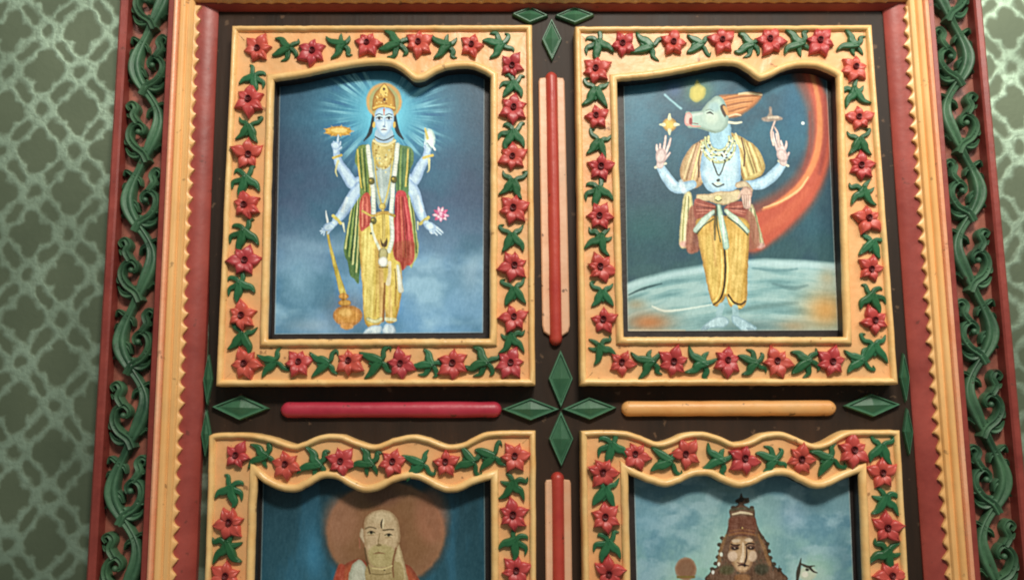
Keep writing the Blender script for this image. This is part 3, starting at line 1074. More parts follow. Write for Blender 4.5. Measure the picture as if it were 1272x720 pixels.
    c.line([(473.4, 161.6), (477, 161), (480.6, 161.6)], [.8, 1.7, .8], (120, 88, 116), .5); c.line([(474, 163.5), (480, 163.5)], 1, (226, 238, 244), .7, .7)
    c.line([(477, 136), (477, 143)], [2.2, 1], (206, 120, 70), .5)
    c.ell(464.5, 155, 1.8, 4, (206, 180, 100), .6); c.ell(490, 155, 1.8, 4, (206, 180, 100), .6)


def P2(c):
    X, Y = c.X, c.Y
    c.vgrad([(75, (50, 98, 116)), (160, (52, 102, 122)), (230, (54, 88, 102)), (300, (48, 84, 92)), (330, (56, 92, 98)), (415, (90, 110, 106))])
    c.mottle(1 / 40, 1 / 34, 4, (44, 74, 92), .42, .66, .7)
    c.glow(795, 150, 24, 70, (58, 116, 140), .6); c.glow(985, 130, 22, 50, (40, 98, 128), .7); c.glow(800, 285, 40, 30, (44, 98, 100), .6); c.glow(1010, 280, 24, 26, (48, 96, 112), .6)
    # glowing red arc
    c.line([(1000, 92), (1016, 130), (1020, 170), (1013, 206), (996, 238), (966, 266), (930, 286)], [30, 28, 30, 34, 40, 50, 58], (150, 74, 56), 7, .75)
    c.line([(1004, 88), (1019, 130), (1022, 172), (1015, 208), (998, 240), (966, 270), (936, 290)], [16, 18, 20, 24, 28, 36, 44], (198, 90, 66), 4, .9)
    c.line([(1008, 90), (1017, 128), (1018, 170), (1010, 204), (992, 232), (966, 252), (948, 260)], [5, 6, 8, 8, 7, 5, 2], (226, 146, 92), 2.2, .85)
    c.line([(1024, 120), (1026, 170), (1018, 215)], [4, 6, 4], (150, 66, 60), 3, .7); c.line([(1002, 236), (975, 268), (942, 290)], [8, 12, 12], (206, 104, 74), 4, .6); c.line([(1006, 140), (1006, 180), (998, 210)], [3, 4, 3], (146, 62, 50), 2.4, .6)
    c.line([(949, 258), (970, 250), (992, 236), (1004, 220)], [1.6, 2.6, 3, 1.5], (244, 196, 140), 1.1, .85)
    # pale globe
    edge = np.interp(X, [770, 790, 830, 870, 905, 950, 1000, 1045], [356, 348, 337, 330, 325, 322, 324, 328])
    a = np.clip((Y - edge) / 5 + .5, 0, 1)
    c.blend(a, (136, 176, 178))
    dpt = Y - edge
    n = vnoise(X / 46, dpt / 7.0, 12)
    c.blend(a * np.clip((n - .48) * 5, 0, 1) * .6, (180, 208, 206)); c.blend(a * np.clip((.45 - n) * 5, 0, 1) * .5, (88, 132, 138))
    c.blend(np.exp(-((dpt - 5) / 4.5) ** 2) * .75, (186, 214, 218))
    c.line([(781, 366), (800, 358), (822, 352)], [1.5, 3, 1], (52, 84, 88), 1.2, .9); c.line([(810, 380), (826, 386), (850, 384), (885, 378)], [2, 3, 2.4, 1.5], (216, 232, 224), 1, .9); c.line([(935, 333), (965, 336), (990, 334)], [2, 4, 2], (100, 140, 146), 1.6, .7)
    c.line([(960, 352), (985, 358), (1003, 354)], [2, 5, 2], (96, 132, 136), 1.8, .7); c.line([(905, 388), (950, 380), (990, 376)], [3, 6, 3], (104, 138, 138), 3, .7)
    c.glow(806, 400, 34, 15, (186, 124, 78), .95); c.glow(790, 378, 16, 9, (164, 140, 104), .6); c.glow(1026, 385, 34, 30, (214, 160, 92), .95); c.glow(1028, 345, 14, 14, (190, 170, 130), .6); c.glow(985, 405, 26, 10, (190, 150, 104), .7)
    c.line([(782, 410), (850, 411)], 3, (220, 196, 160), 1.5, .7); c.glow(930, 405, 60, 10, (104, 128, 128), .7)
    # specks in the sky
    c.line([(826, 118), (835, 126), (846, 135)], [3, 2.4, 2.8], (150, 196, 206), 1, .85); c.glow(838, 112, 12, 10, (60, 92, 140), .6)
    c.glow(868, 114, 18, 16, (110, 136, 84), .8); c.poly([(857, 120), (858, 110), (863, 106), (866, 100), (870, 106), (876, 110), (875, 120), (868, 126), (862, 126)], (206, 190, 92), 1.6, .9, shade=((150, 150, 80), 4))
    c.ell(997.5, 153, 2, 2, (232, 238, 230), .8)
    bg = c.C.copy()
    sk, sd, pk = (188, 218, 232), (126, 164, 192), (216, 200, 196)
    # side drapes
    c.poly([(850, 242), (858, 240), (862, 270), (860, 304), (852, 308), (844, 304), (846, 270)], (214, 208, 160), 1, shade=((150, 140, 96), 2)); c.folds((851, 244), (858, 244), (846, 302), (859, 300), 4, [(150, 150, 84), (232, 226, 186), (110, 112, 64), (222, 206, 130)], 1.4)
    c.ell(850, 303, 6, 4, (206, 156, 150), 2, .8); c.ell(860, 308, 7, 5, (150, 84, 66), 3, .6)
    c.poly([(932, 254), (938, 262), (944, 284), (949, 303), (944, 308), (936, 302), (930, 280)], (208, 196, 156), 1, shade=((140, 124, 90), 2)); c.folds((932, 258), (938, 262), (934, 298), (947, 302), 3, [(60, 88, 60), (230, 222, 186), (120, 130, 84)], 1.6)
    c.ell(944, 305, 6, 4, (200, 150, 146), 2, .8); c.ell(932, 306, 8, 6, (150, 96, 70), 3, .6)
    c.poly([(857, 258), (872, 266), (874, 300), (864, 314), (852, 308)], (150, 92, 72), 1.6, .9); c.poly([(926, 262), (938, 270), (944, 300), (936, 310), (926, 304)], (156, 100, 78), 1.6, .9)
    # trousers
    c.poly([(866, 272), (896, 268), (928, 274), (930, 300), (929, 330), (928, 366), (926, 378), (918, 384), (907, 380), (902, 368), (899, 372), (894, 379), (886, 378), (880, 360), (873, 326), (868, 300)], (212, 174, 92), .9, shade=((150, 112, 54), 4))
    c.poly([(876, 300), (888, 290), (892, 330), (890, 366), (883, 360), (878, 330)], (226, 196, 112), 3, .8); c.poly([(912, 296), (922, 300), (923, 350), (917, 374), (909, 360), (908, 320)], (222, 190, 110), 3, .8); c.line([(882, 276), (886, 300), (889, 330)], 3, (186, 140, 72), 2, .6)
    c.line([(899, 300), (901, 330), (899, 358), (894, 372), (886, 378)], [2.2, 2.8, 2.4, 2.2, 1.6], (62, 44, 24), .6); c.line([(896, 310), (897, 340), (893, 366), (886, 375)], 2, (238, 214, 132), .7); c.line([(903, 300), (904, 340), (901, 364)], 1.6, (238, 214, 132), .7)
    c.line([(905, 366), (911, 375), (920, 378), (926, 374)], 2.4, (66, 46, 26), .6); c.line([(905, 370), (912, 379), (921, 382)], 1.8, (234, 208, 124), .7)
    # feet
    c.line([(896, 380), (893, 390)], 8, (156, 190, 196), 1); c.line([(913, 382), (914, 392)], 8, (156, 190, 196), 1)
    c.poly([(871, 408), (880, 399), (892, 393), (902, 394), (905, 401), (898, 406), (884, 407), (874, 411)], (176, 206, 214), .9, shade=((110, 146, 160), 2)); c.poly([(909, 392), (918, 393), (930, 400), (940, 407), (934, 413), (924, 412), (916, 406), (910, 400)], (174, 206, 216), .9, shade=((110, 146, 160), 2))
    for k in range(4): c.line([(872 + k * 2, 409.5), (875 + k * 2, 405)], .8, (110, 140, 156), .4); c.line([(938 - k * 2.2, 411), (934 - k * 2.2, 407)], .8, (110, 140, 156), .4)
    # sleeves and shoulders
    c.poly([(886, 167), (872, 174), (860, 181), (851, 194), (845, 210), (846, 222), (856, 233), (868, 232), (875, 222), (877, 200), (881, 180)], (196, 168, 126), 1, shade=((146, 112, 78), 4)); c.poly([(906, 165), (922, 171), (936, 180), (945, 191), (950, 207), (946, 217), (936, 223), (924, 224), (918, 206), (916, 186)], (204, 186, 122), 1, shade=((150, 124, 72), 4))
    c.folds((862, 181), (884, 168), (848, 222), (874, 226), 8, [(226, 206, 160), (150, 110, 76), (210, 170, 140), (226, 214, 150)], 1.6); c.folds((908, 167), (936, 180), (922, 222), (948, 210), 8, [(150, 110, 60), (230, 220, 160), (176, 140, 80), (222, 214, 150), (140, 120, 70)], 1.7)
    # lower arm parts
    c.line([(860, 229), (848, 233), (838, 232), (828, 220), (820, 207)], [10, 13, 13.5, 12.5, 9.5], sk, .8, shade=(sd, 4)); c.line([(928, 229), (942, 229), (953, 224), (964, 214), (973, 202)], [9, 13, 13.5, 12.5, 9.5], sk, .8, shade=(sd, 4))
    c.line([(846, 226), (850, 238)], [6, 6], (226, 236, 240), 1.6, .7); c.line([(829, 218), (838, 229)], [3, 4], (222, 236, 244), 1.5, .7); c.line([(814, 208), (827, 203)], 3, (206, 206, 186), .7); c.line([(967, 200), (979, 206)], 3, (206, 206, 186), .7)
    hand(c, (820, 205), [(816, 180), (820, 179), (827, 169), (833, 172)], (832, 190), pk, (160, 130, 130), 11, 3.2); c.ell(821, 194, 6.4, 9, pk, 1, shade=((160, 132, 130), 3), ang=.15)
    hand(c, (973, 202), [(960, 164), (964, 166), (970, 175), (977, 176)], (980, 190), pk, (160, 130, 130), 11, 3.2); c.ell(972, 193, 6.4, 8.5, pk, 1, shade=((160, 132, 130), 3), ang=-.5)
    c.line([(961, 180), (958, 165), (963, 150)], [3, 2.6, 2], (214, 196, 186), .7, shade=((150, 120, 116), .8)); c.line([(968, 182), (966, 166), (962, 158)], [3, 2.4, 1.6], (206, 186, 178), .7, shade=((150, 120, 116), .8))
    # discus and the other emblem
    c.ell(831.7, 155, 8.5, 8.5, (196, 164, 82), .9, shade=((130, 98, 46), 2.4)); c.ell(831.7, 155, 4.6, 5, (222, 190, 96), 1)
    for dx, dy in ((0, -13), (-12, 0), (12, 0), (0, 12)): c.line([(831.7 + dx * .6, 155 + dy * .6), (831.7 + dx, 155 + dy)], [5, 2], (206, 210, 176), .9)
    c.poly([(946, 147), (952, 145), (955, 140), (956, 133), (959, 134), (960, 143), (970, 145), (972, 148), (966, 150), (958, 151), (949, 151)], (158, 138, 124), 1.3, .9); c.line([(955, 146), (966, 146)], 3, (196, 184, 166), 1)
    # chest
    c.poly([(875, 180), (884, 172), (908, 172), (917, 182), (920, 206), (918, 230), (906, 238), (890, 240), (876, 232), (870, 212)], sk, .9, shade=(sd, 7)); c.ell(906, 212, 9, 12, (204, 230, 240), 4, .7); c.ell(882, 216, 7, 10, (204, 228, 240), 4, .7)
    c.line([(873, 178), (868, 200), (868, 220)], 1.6, (96, 64, 50), .6); c.line([(921, 172), (925, 190), (924, 206)], 2, (100, 64, 44), .7); c.line([(914, 166), (920, 182)], [2, 3], (222, 208, 160), .8)
    # neck
    c.poly([(883, 158), (905, 152), (908, 176), (902, 186), (892, 188), (883, 182)], (160, 200, 216), 1, shade=((104, 146, 166), 4))
    # necklaces
    for rr, yy0 in ((13, 172), (17, 174), (20, 180)):
        pts = [(893 + rr * math.cos(t) * 1.0, yy0 + (rr + 2) * math.sin(t)) for t in np.linspace(-.15, math.pi + .15, 15)]
        c.line(pts, 2.8, (198, 206, 160), .7, shade=((110, 116, 80), .9))
    for i in range(90):
        t = RNG.uniform(0, math.pi); rr = RNG.uniform(11, 24)
        c.ell(893 + rr * math.cos(t), 175 + rr * 1.15 * math.sin(t), RNG.uniform(.8, 1.7), RNG.uniform(.8, 1.5), [(228, 232, 196), (54, 62, 48), (206, 206, 144), (240, 240, 216)][i % 4], .5, .9)
    c.line([(885, 200), (893, 218), (901, 200)], 1.6, (60, 62, 50), .6); c.ell(892, 224, 2.6, 2, (60, 62, 56), .6); c.line([(885, 228), (891, 232), (899, 229)], 1.8, (44, 52, 56), .7); c.ell(892, 228, 5, 1.6, (206, 214, 190), .8, .8)
    # belt, sash
    c.poly([(866, 242), (880, 241), (892, 238), (906, 238), (918, 236), (920, 246), (906, 253), (894, 254), (880, 250), (867, 250)], (206, 190, 152), .9, shade=((150, 116, 84), 2))
    c.poly([(863, 248), (876, 250), (889, 256), (888, 264), (874, 270), (863, 270)], (150, 80, 66), .9); c.poly([(901, 256), (914, 250), (926, 252), (928, 262), (924, 270), (912, 266), (901, 262)], (150, 80, 66), .9)
    c.folds((864, 250), (866, 268), (887, 256), (888, 264), 4, [(196, 124, 104), (110, 52, 46), (206, 140, 120)], 1.2); c.folds((902, 257), (902, 262), (926, 254), (926, 268), 4, [(196, 124, 104), (110, 52, 46), (206, 140, 120)], 1.2)
    c.line([(886, 263), (874, 274), (864, 286)], [5, 7.5, 6], (196, 212, 196), .8, shade=((116, 134, 110), 1.4)); c.line([(902, 262), (914, 273), (928, 287)], [5, 7.5, 6], (196, 212, 190), .8, shade=((116, 134, 110), 1.4)); c.line([(866, 290), (874, 280), (886, 272)], 1.5, (60, 76, 50), .7); c.line([(904, 270), (918, 280), (929, 292)], 1.5, (60, 76, 50), .7)
    c.ell(892, 247, 5, 5, (222, 214, 160), .7, shade=((130, 112, 66), 1.6)); c.line([(889, 248), (892, 250), (896, 248)], 1.4, (60, 54, 40), .5)
    c.line([(893, 256), (896, 274), (900, 292), (902, 306)], [5, 7, 8, 8], (188, 212, 190), .8, shade=((110, 140, 116), 1.8)); c.line([(890, 256), (891, 280), (895, 300)], 1.5, (56, 84, 62), .7); c.line([(889, 258), (888, 280), (888, 298)], [2, 3, 2], (90, 80, 50), .8, .8); c.line([(897, 268), (900, 300)], 1.4, (226, 236, 224), .7)
    # hand on the hip
    c.line([(917, 230), (925, 229), (931, 236)], [7, 8, 8], (206, 190, 160), .9, shade=((150, 124, 100), 2)); c.ell(927, 240, 7, 8, (208, 178, 160), 1, shade=((156, 116, 104), 2.5)); 
    for k in range(4): c.line([(922.5 + k * 3, 243), (923.5 + k * 2.6, 252), (924.5 + k * 2.3, 259 - abs(k - 1.4))], [2.8, 2.6, 1.8], (214, 186, 170), .55, shade=((150, 110, 100), .8))
    c.line([(921, 238), (917, 246)], [2.6, 1.8], (208, 180, 162), .6)
    c.enrich(bg, 40, 40, 235)
    # boar head, hair streaming back
    c.poly([(893, 120), (905, 118), (920, 117), (934, 115), (946, 117), (941, 127), (930, 136), (920, 143), (904, 146), (898, 134)], (184, 118, 66), 2.2, shade=((130, 80, 46), 3))
    for k in range(9): c.line([(898 + k, 122 + k * 2.4), (920, 118 + k * 2.4), (944 - k * 2.2, 117 + k * 2.2)], [1, 1.6, .8], [(214, 150, 90), (140, 84, 44), (226, 168, 112)][k % 3], .8, .8)
    c.line([(918, 117), (930, 116), (946, 118)], [2, 3, 2], (226, 206, 164), 1, .9); c.line([(905, 152), (914, 153), (921, 152)], [3, 3, 2], (222, 214, 190), .8); c.line([(904, 145), (913, 142), (920, 143)], [2.4, 2.4, 1.5], (226, 190, 150), .7)
    c.poly([(852, 140), (858, 139), (866, 138.5), (872, 137), (877, 130), (883, 124), (889, 120), (896, 121), (902, 131), (905, 146), (903, 157), (896, 163.5), (886, 165), (877, 162), (870, 160), (862, 159), (854, 157)], (170, 194, 182), .9, shade=((112, 140, 132), 5))
    c.ell(884, 146, 9, 8, (196, 212, 196), 4, .8); c.ell(887, 133, 7, 6, (150, 184, 190), 3, .7); c.line([(860, 143), (872, 141)], [3, 3], (196, 206, 200), 1.4, .8); c.line([(864, 157), (876, 161), (888, 164)], 1.6, (120, 140, 124), 1, .8)
    c.ell(855, 148, 5, 8.6, (226, 180, 172), .8, shade=((176, 112, 112), 2), ang=.1); c.ell(858, 151, 2.2, 5, (150, 58, 62), .8); c.line([(853, 154), (862, 157), (870, 157)], [1.4, 2, 1], (206, 150, 140), .7); c.line([(859, 153), (867, 154)], 1, (130, 70, 70), .6)
    c.line([(878, 141), (882, 139.6), (886, 142)], [1, 2.6, 1], (30, 36, 34), .5); c.line([(877, 137.5), (882, 136), (886, 138)], 1, (110, 130, 126), .6)
    c.poly([(895, 132), (900, 130), (903, 138), (901, 146), (897, 140)], (70, 50, 36), .8); c.poly([(898, 132), (903, 134), (905, 144), (901, 141)], (200, 150, 90), .7)


def P3(c):
    X, Y = c.X, c.Y
    c.vgrad([(585, (30, 58, 68)), (640, (38, 74, 88)), (720, (44, 86, 102)), (930, (34, 66, 82))])
    n = vnoise(X / 14, Y / 60, 31)
    c.blend(np.clip((n - .5) * 4, 0, 1) * .4, (58, 116, 146)); c.glow(388, 690, 18, 40, (70, 140, 176), .6); c.blend(np.clip((X - 560) / 30, 0, 1) * .3, (30, 70, 80))
    c.ell(479, 663, 78, 68, (60, 66, 66), 7, .9); c.ell(479, 662, 74, 65, (150, 108, 80), 3.5); c.ell(482, 664, 56, 52, (136, 96, 64), 14, .8); c.ell(425, 645, 22, 30, (166, 118, 92), 10, .6); c.ell(536, 640, 20, 34, (168, 112, 86), 9, .7); c.ell(476, 616, 20, 12, (120, 80, 66), 8, .6)
    n = vnoise(X / 20, Y / 20, 33); c.blend((np.hypot((X - 479) / 74, (Y - 662) / 65) < .95) * np.clip((n - .5) * 3, 0, 1) * .3, (110, 74, 50))
    bg = c.C.copy()
    # robe
    c.poly([(416, 722), (424, 704), (446, 694), (470, 705), (500, 700), (512, 706), (526, 730), (560, 800), (566, 930), (390, 930), (396, 800)], (176, 92, 62), 1.2, shade=((120, 60, 44), 6))
    c.poly([(436, 706), (441, 698), (448, 695), (455, 704), (460, 720), (470, 800), (460, 930), (430, 930), (432, 740)], (198, 196, 176), 1, shade=((150, 144, 120), 4)); c.poly([(494, 676), (500, 690), (505, 712), (512, 760), (500, 930), (484, 930), (488, 720)], (206, 184, 142), 1, shade=((150, 122, 88), 3)); c.line([(424, 704), (420, 722), (412, 760)], [9, 13, 16], (172, 78, 58), 1.4, .9)
    # head
    c.poly([(457, 700), (497, 698), (500, 730), (490, 745), (464, 745), (456, 730)], (176, 154, 108), 1)
    c.poly([(450, 672), (447, 664), (449, 655), (453, 660), (455, 676)], (198, 176, 146), .8, shade=((140, 104, 76), 1.5)); c.line([(446, 668), (447, 680)], [1, 1.4], (170, 110, 86), .8)
    c.poly([(453, 646), (459, 638), (468, 634), (476, 633), (486, 636), (493, 644), (496, 654), (497, 668), (494, 678), (490, 690), (486, 702), (476, 706), (464, 705), (457, 694), (453, 676), (452, 660)], (196, 170, 134), .9, shade=((150, 116, 82), 4))
    c.ell(474, 642, 14, 7, (210, 188, 152), 4, .8); c.ell(480, 670, 12, 10, (206, 180, 142), 4, .7); c.poly([(458, 682), (468, 676), (484, 678), (490, 686), (486, 701), (476, 704), (464, 703), (458, 694)], (184, 168, 116), 2.4, .85)
    c.line([(492, 680), (488, 700), (489, 716)], [2, 2, 1.6], (140, 98, 66), .9); c.line([(453, 680), (456, 698), (460, 712)], [2, 2, 1.6], (110, 86, 56), .9); c.line([(463, 705), (476, 706), (487, 702)], 1.6, (214, 196, 140), .8); c.line([(462, 712), (474, 713), (486, 711)], 1.2, (130, 110, 70), .8)
    c.line([(475, 644), (473.5, 650), (474, 655)], [1, 2.2, 1.2], (56, 46, 30), .5); c.line([(476.5, 644), (476, 655)], 1.4, (222, 206, 170), .6)
    c.line([(454, 656), (460, 654), (467, 656)], 1.5, (120, 100, 72), .7); c.line([(476, 658), (483, 657), (489, 657)], 1.7, (100, 84, 58), .7)
    for ex, ey in ((461, 661), (482.5, 664)):
        c.ell(ex, ey, 4.4, 2.2, (176, 160, 122), .6); c.ell(ex + .4, ey, 1.9, 1.9, (36, 32, 22), .5); c.line([(ex - 4.5, ey + .2), (ex, ey - 2), (ex + 4.5, ey)], 1.1, (70, 56, 38), .5); c.line([(ex - 4, ey + 3.2), (ex + 3, ey + 3)], .9, (150, 122, 86), .7)
    c.line([(472, 662), (470, 672), (471, 676)], [1, 1.2, 1.6], (150, 128, 88), .8); c.ell(470.5, 676.5, 3.2, 1.5, (140, 120, 80), .9); c.line([(464, 687), (471, 686), (478, 687)], [.8, 1.8, .8], (146, 110, 76), .7); c.ell(477.5, 707.4, 1, .9, (40, 34, 26), .4)
    c.enrich(bg, 24, 14, 690)


def P4(c):
    X, Y = c.X, c.Y
    c.vgrad([(580, (116, 152, 158)), (650, (124, 164, 178)), (700, (136, 180, 176)), (930, (110, 150, 150))])
    c.mottle(1 / 30, 1 / 26, 41, (96, 140, 160), .42, .62, .8); c.mottle(1 / 26, 1 / 18, 42, (160, 192, 204), .5, .68, .7); c.glow(920, 680, 66, 70, (172, 206, 184), .75); c.glow(1015, 628, 26, 14, (84, 122, 134), .75); c.glow(1040, 690, 18, 40, (96, 136, 150), .6); c.glow(846, 716, 30, 30, (176, 204, 184), .6); c.glow(1010, 712, 30, 26, (178, 204, 180), .6); c.glow(985, 640, 20, 20, (150, 180, 206), .5)
    c.glow(800, 640, 24, 60, (110, 158, 180), .5)
    br, dk = (112, 84, 66), (62, 50, 40)
    bg = c.C.copy()
    # body below
    c.poly([(882, 712), (896, 704), (946, 702), (970, 710), (990, 760), (1000, 930), (846, 930), (860, 760)], (108, 84, 62), 1.2, shade=(dk, 6))
    # tiered crown and hair mass
    c.poly([(921, 612), (924, 618), (930, 618), (928, 624), (924, 626), (931, 631), (937, 633), (938, 641), (940, 650), (944, 660), (950, 668), (954, 676), (954, 686), (958, 694), (961, 702), (972, 710), (972, 722), (882, 722), (882, 710), (890, 704), (891, 696), (896, 688), (895, 678), (900, 668), (905, 652), (907, 641), (906, 634), (913, 629), (917, 625), (914, 621), (919, 617)], br, .9, shade=(dk, 3))
    for i in range(60):
        a_, b_ = RNG.uniform(892, 956), RNG.uniform(660, 716)
        if abs(a_ - 922) < (b_ - 600) * .38: c.ell(a_, b_, RNG.uniform(1, 2.4), RNG.uniform(1, 2.4), [(84, 62, 48), (124, 92, 68), (78, 72, 54), (112, 84, 62)][i % 4], 1.2, .5)
    for a_, b_ in ((897, 668), (894, 676), (895, 684), (892, 691), (889, 699), (885, 706), (947, 667), (953, 675), (955, 684), (957, 692), (961, 700), (968, 707), (911, 630), (934, 630), (916, 622), (928, 622)): c.ell(a_, b_, 3, 2.6, (72, 58, 44), .7, .95)
    c.poly([(908, 642), (936, 642), (939, 656), (934, 664), (910, 664), (905, 656)], (118, 76, 60), 1.8); c.line([(910, 638), (922, 636), (934, 638)], [2, 3, 2], (206, 186, 156), .8); c.line([(908, 633), (922, 631), (936, 633)], 3, (92, 84, 66), .9); c.line([(906, 664), (922, 661), (938, 664)], 2.4, (150, 104, 68), 1, .8); c.ell(921, 655, 1.6, 1.4, (70, 44, 36), .6); c.ell(921, 620, 3, 3, (58, 50, 42), .8)
    c.line([(907, 659), (922, 657), (937, 659)], 1.4, (150, 104, 70), .8, .7)
    for a_, b_ in ((922, 655),): c.ell(a_, b_, 1.2, 1.2, (206, 170, 110), .5, .9)
    c.line([(902, 664), (896, 680), (893, 698)], [3, 4, 5], (150, 112, 74), 1, .7); c.line([(942, 664), (949, 680), (956, 700)], [3, 4, 5], (150, 112, 74), 1, .7)
    # face
    c.poly([(908, 672), (914, 667), (921, 666), (930, 667), (936, 672), (938, 682), (937, 692), (932, 704), (926, 710), (919, 710), (912, 704), (907, 692), (906, 682)], (186, 152, 116), 1, shade=((130, 90, 62), 4))
    c.ell(914, 671, 5, 2.4, (206, 182, 156), 1, .9); c.ell(930, 670, 5, 2.4, (206, 182, 156), 1, .9); c.ell(910, 690, 5.6, 6.6, (216, 188, 164), 1.6, .9); c.ell(935, 690, 5.2, 6.6, (218, 190, 164), 1.6, .9); c.ell(922, 705, 6, 4, (196, 160, 126), 1.6, .8)
    c.line([(908, 675), (914, 677), (919, 676)], [1.4, 2.4, 1.4], (58, 38, 32), .6); c.line([(926, 676), (931, 674), (937, 675)], [1.4, 2.4, 1.4], (58, 38, 32), .6); c.ell(912.5, 679.5, 5.4, 3.4, (92, 62, 50), 1.2, .9); c.ell(933, 679, 5.4, 3.4, (92, 62, 50), 1.2, .9); c.ell(913, 680.5, 4.4, 1.8, (56, 40, 34), .8); c.ell(933, 680, 4.4, 1.8, (56, 40, 34), .8); c.ell(912.6, 679.6, 1, .7, (190, 160, 140), .5); c.ell(932.6, 679, 1, .7, (190, 160, 140), .5)
    c.line([(923, 674), (923, 688), (921.5, 696)], [2, 3.4, 4.6], (222, 196, 166), .8); c.line([(927, 676), (927.5, 690), (926, 697), (924, 700)], [1, 2, 2.4, 1], (66, 42, 36), .7); c.line([(916, 698), (919, 699.6), (923, 698.6)], 1.2, (110, 70, 54), .6); c.line([(917, 702), (923, 701), (930, 702.4)], [1, 2.4, 1], (70, 38, 36), .6); c.ell(925, 701.5, 1.6, 2, (48, 30, 28), .6); c.line([(919, 706), (927, 706)], 1.6, (216, 180, 140), .8)
    c.ell(903, 707, 9, 6, (84, 82, 54), 3, .8); c.ell(946, 706, 9, 7, (62, 62, 46), 3, .8); c.ell(922, 717, 10, 5, (150, 104, 66), 2, .8)
    for a_, b_ in ((896, 688), (893, 700), (886, 710)): c.ell(a_, b_, 1.8, 2.4, (222, 226, 212), .7, .9)
    c.line([(960, 708), (962, 700)], .9, (60, 60, 50), .5); c.line([(966, 709), (968, 702)], .9, (60, 60, 50), .5)
    c.enrich(bg, 30, 30, 690)
    # emblems either side
    c.ell(852, 706, 13, 14, (140, 104, 80), 1.6, shade=((170, 140, 116), 3)); c.line([(842, 716), (862, 716)], 3, (130, 110, 60), 1)
    c.ell(1003, 712, 11, 9, (196, 200, 176), 2.5, .8); c.line([(990, 722), (992, 708), (995, 693)], [3, 5, 1], (70, 66, 56), .8); c.line([(994, 699), (1003, 703), (1012, 702)], [2, 3.4, 1], (76, 70, 58), .8); c.line([(1006, 704), (1010, 709), (1015, 711)], [3.4, 2.6, 1], (64, 58, 50), .7); c.ell(1003, 707, 2.2, 2, (44, 42, 40), .6); c.ell(1000, 713, 4, 3.4, (226, 222, 206), 1, .9)


# ------------------------------------------------------------------ framed pictures
H_FIELD, H_PIC = 0.032, 0.0105


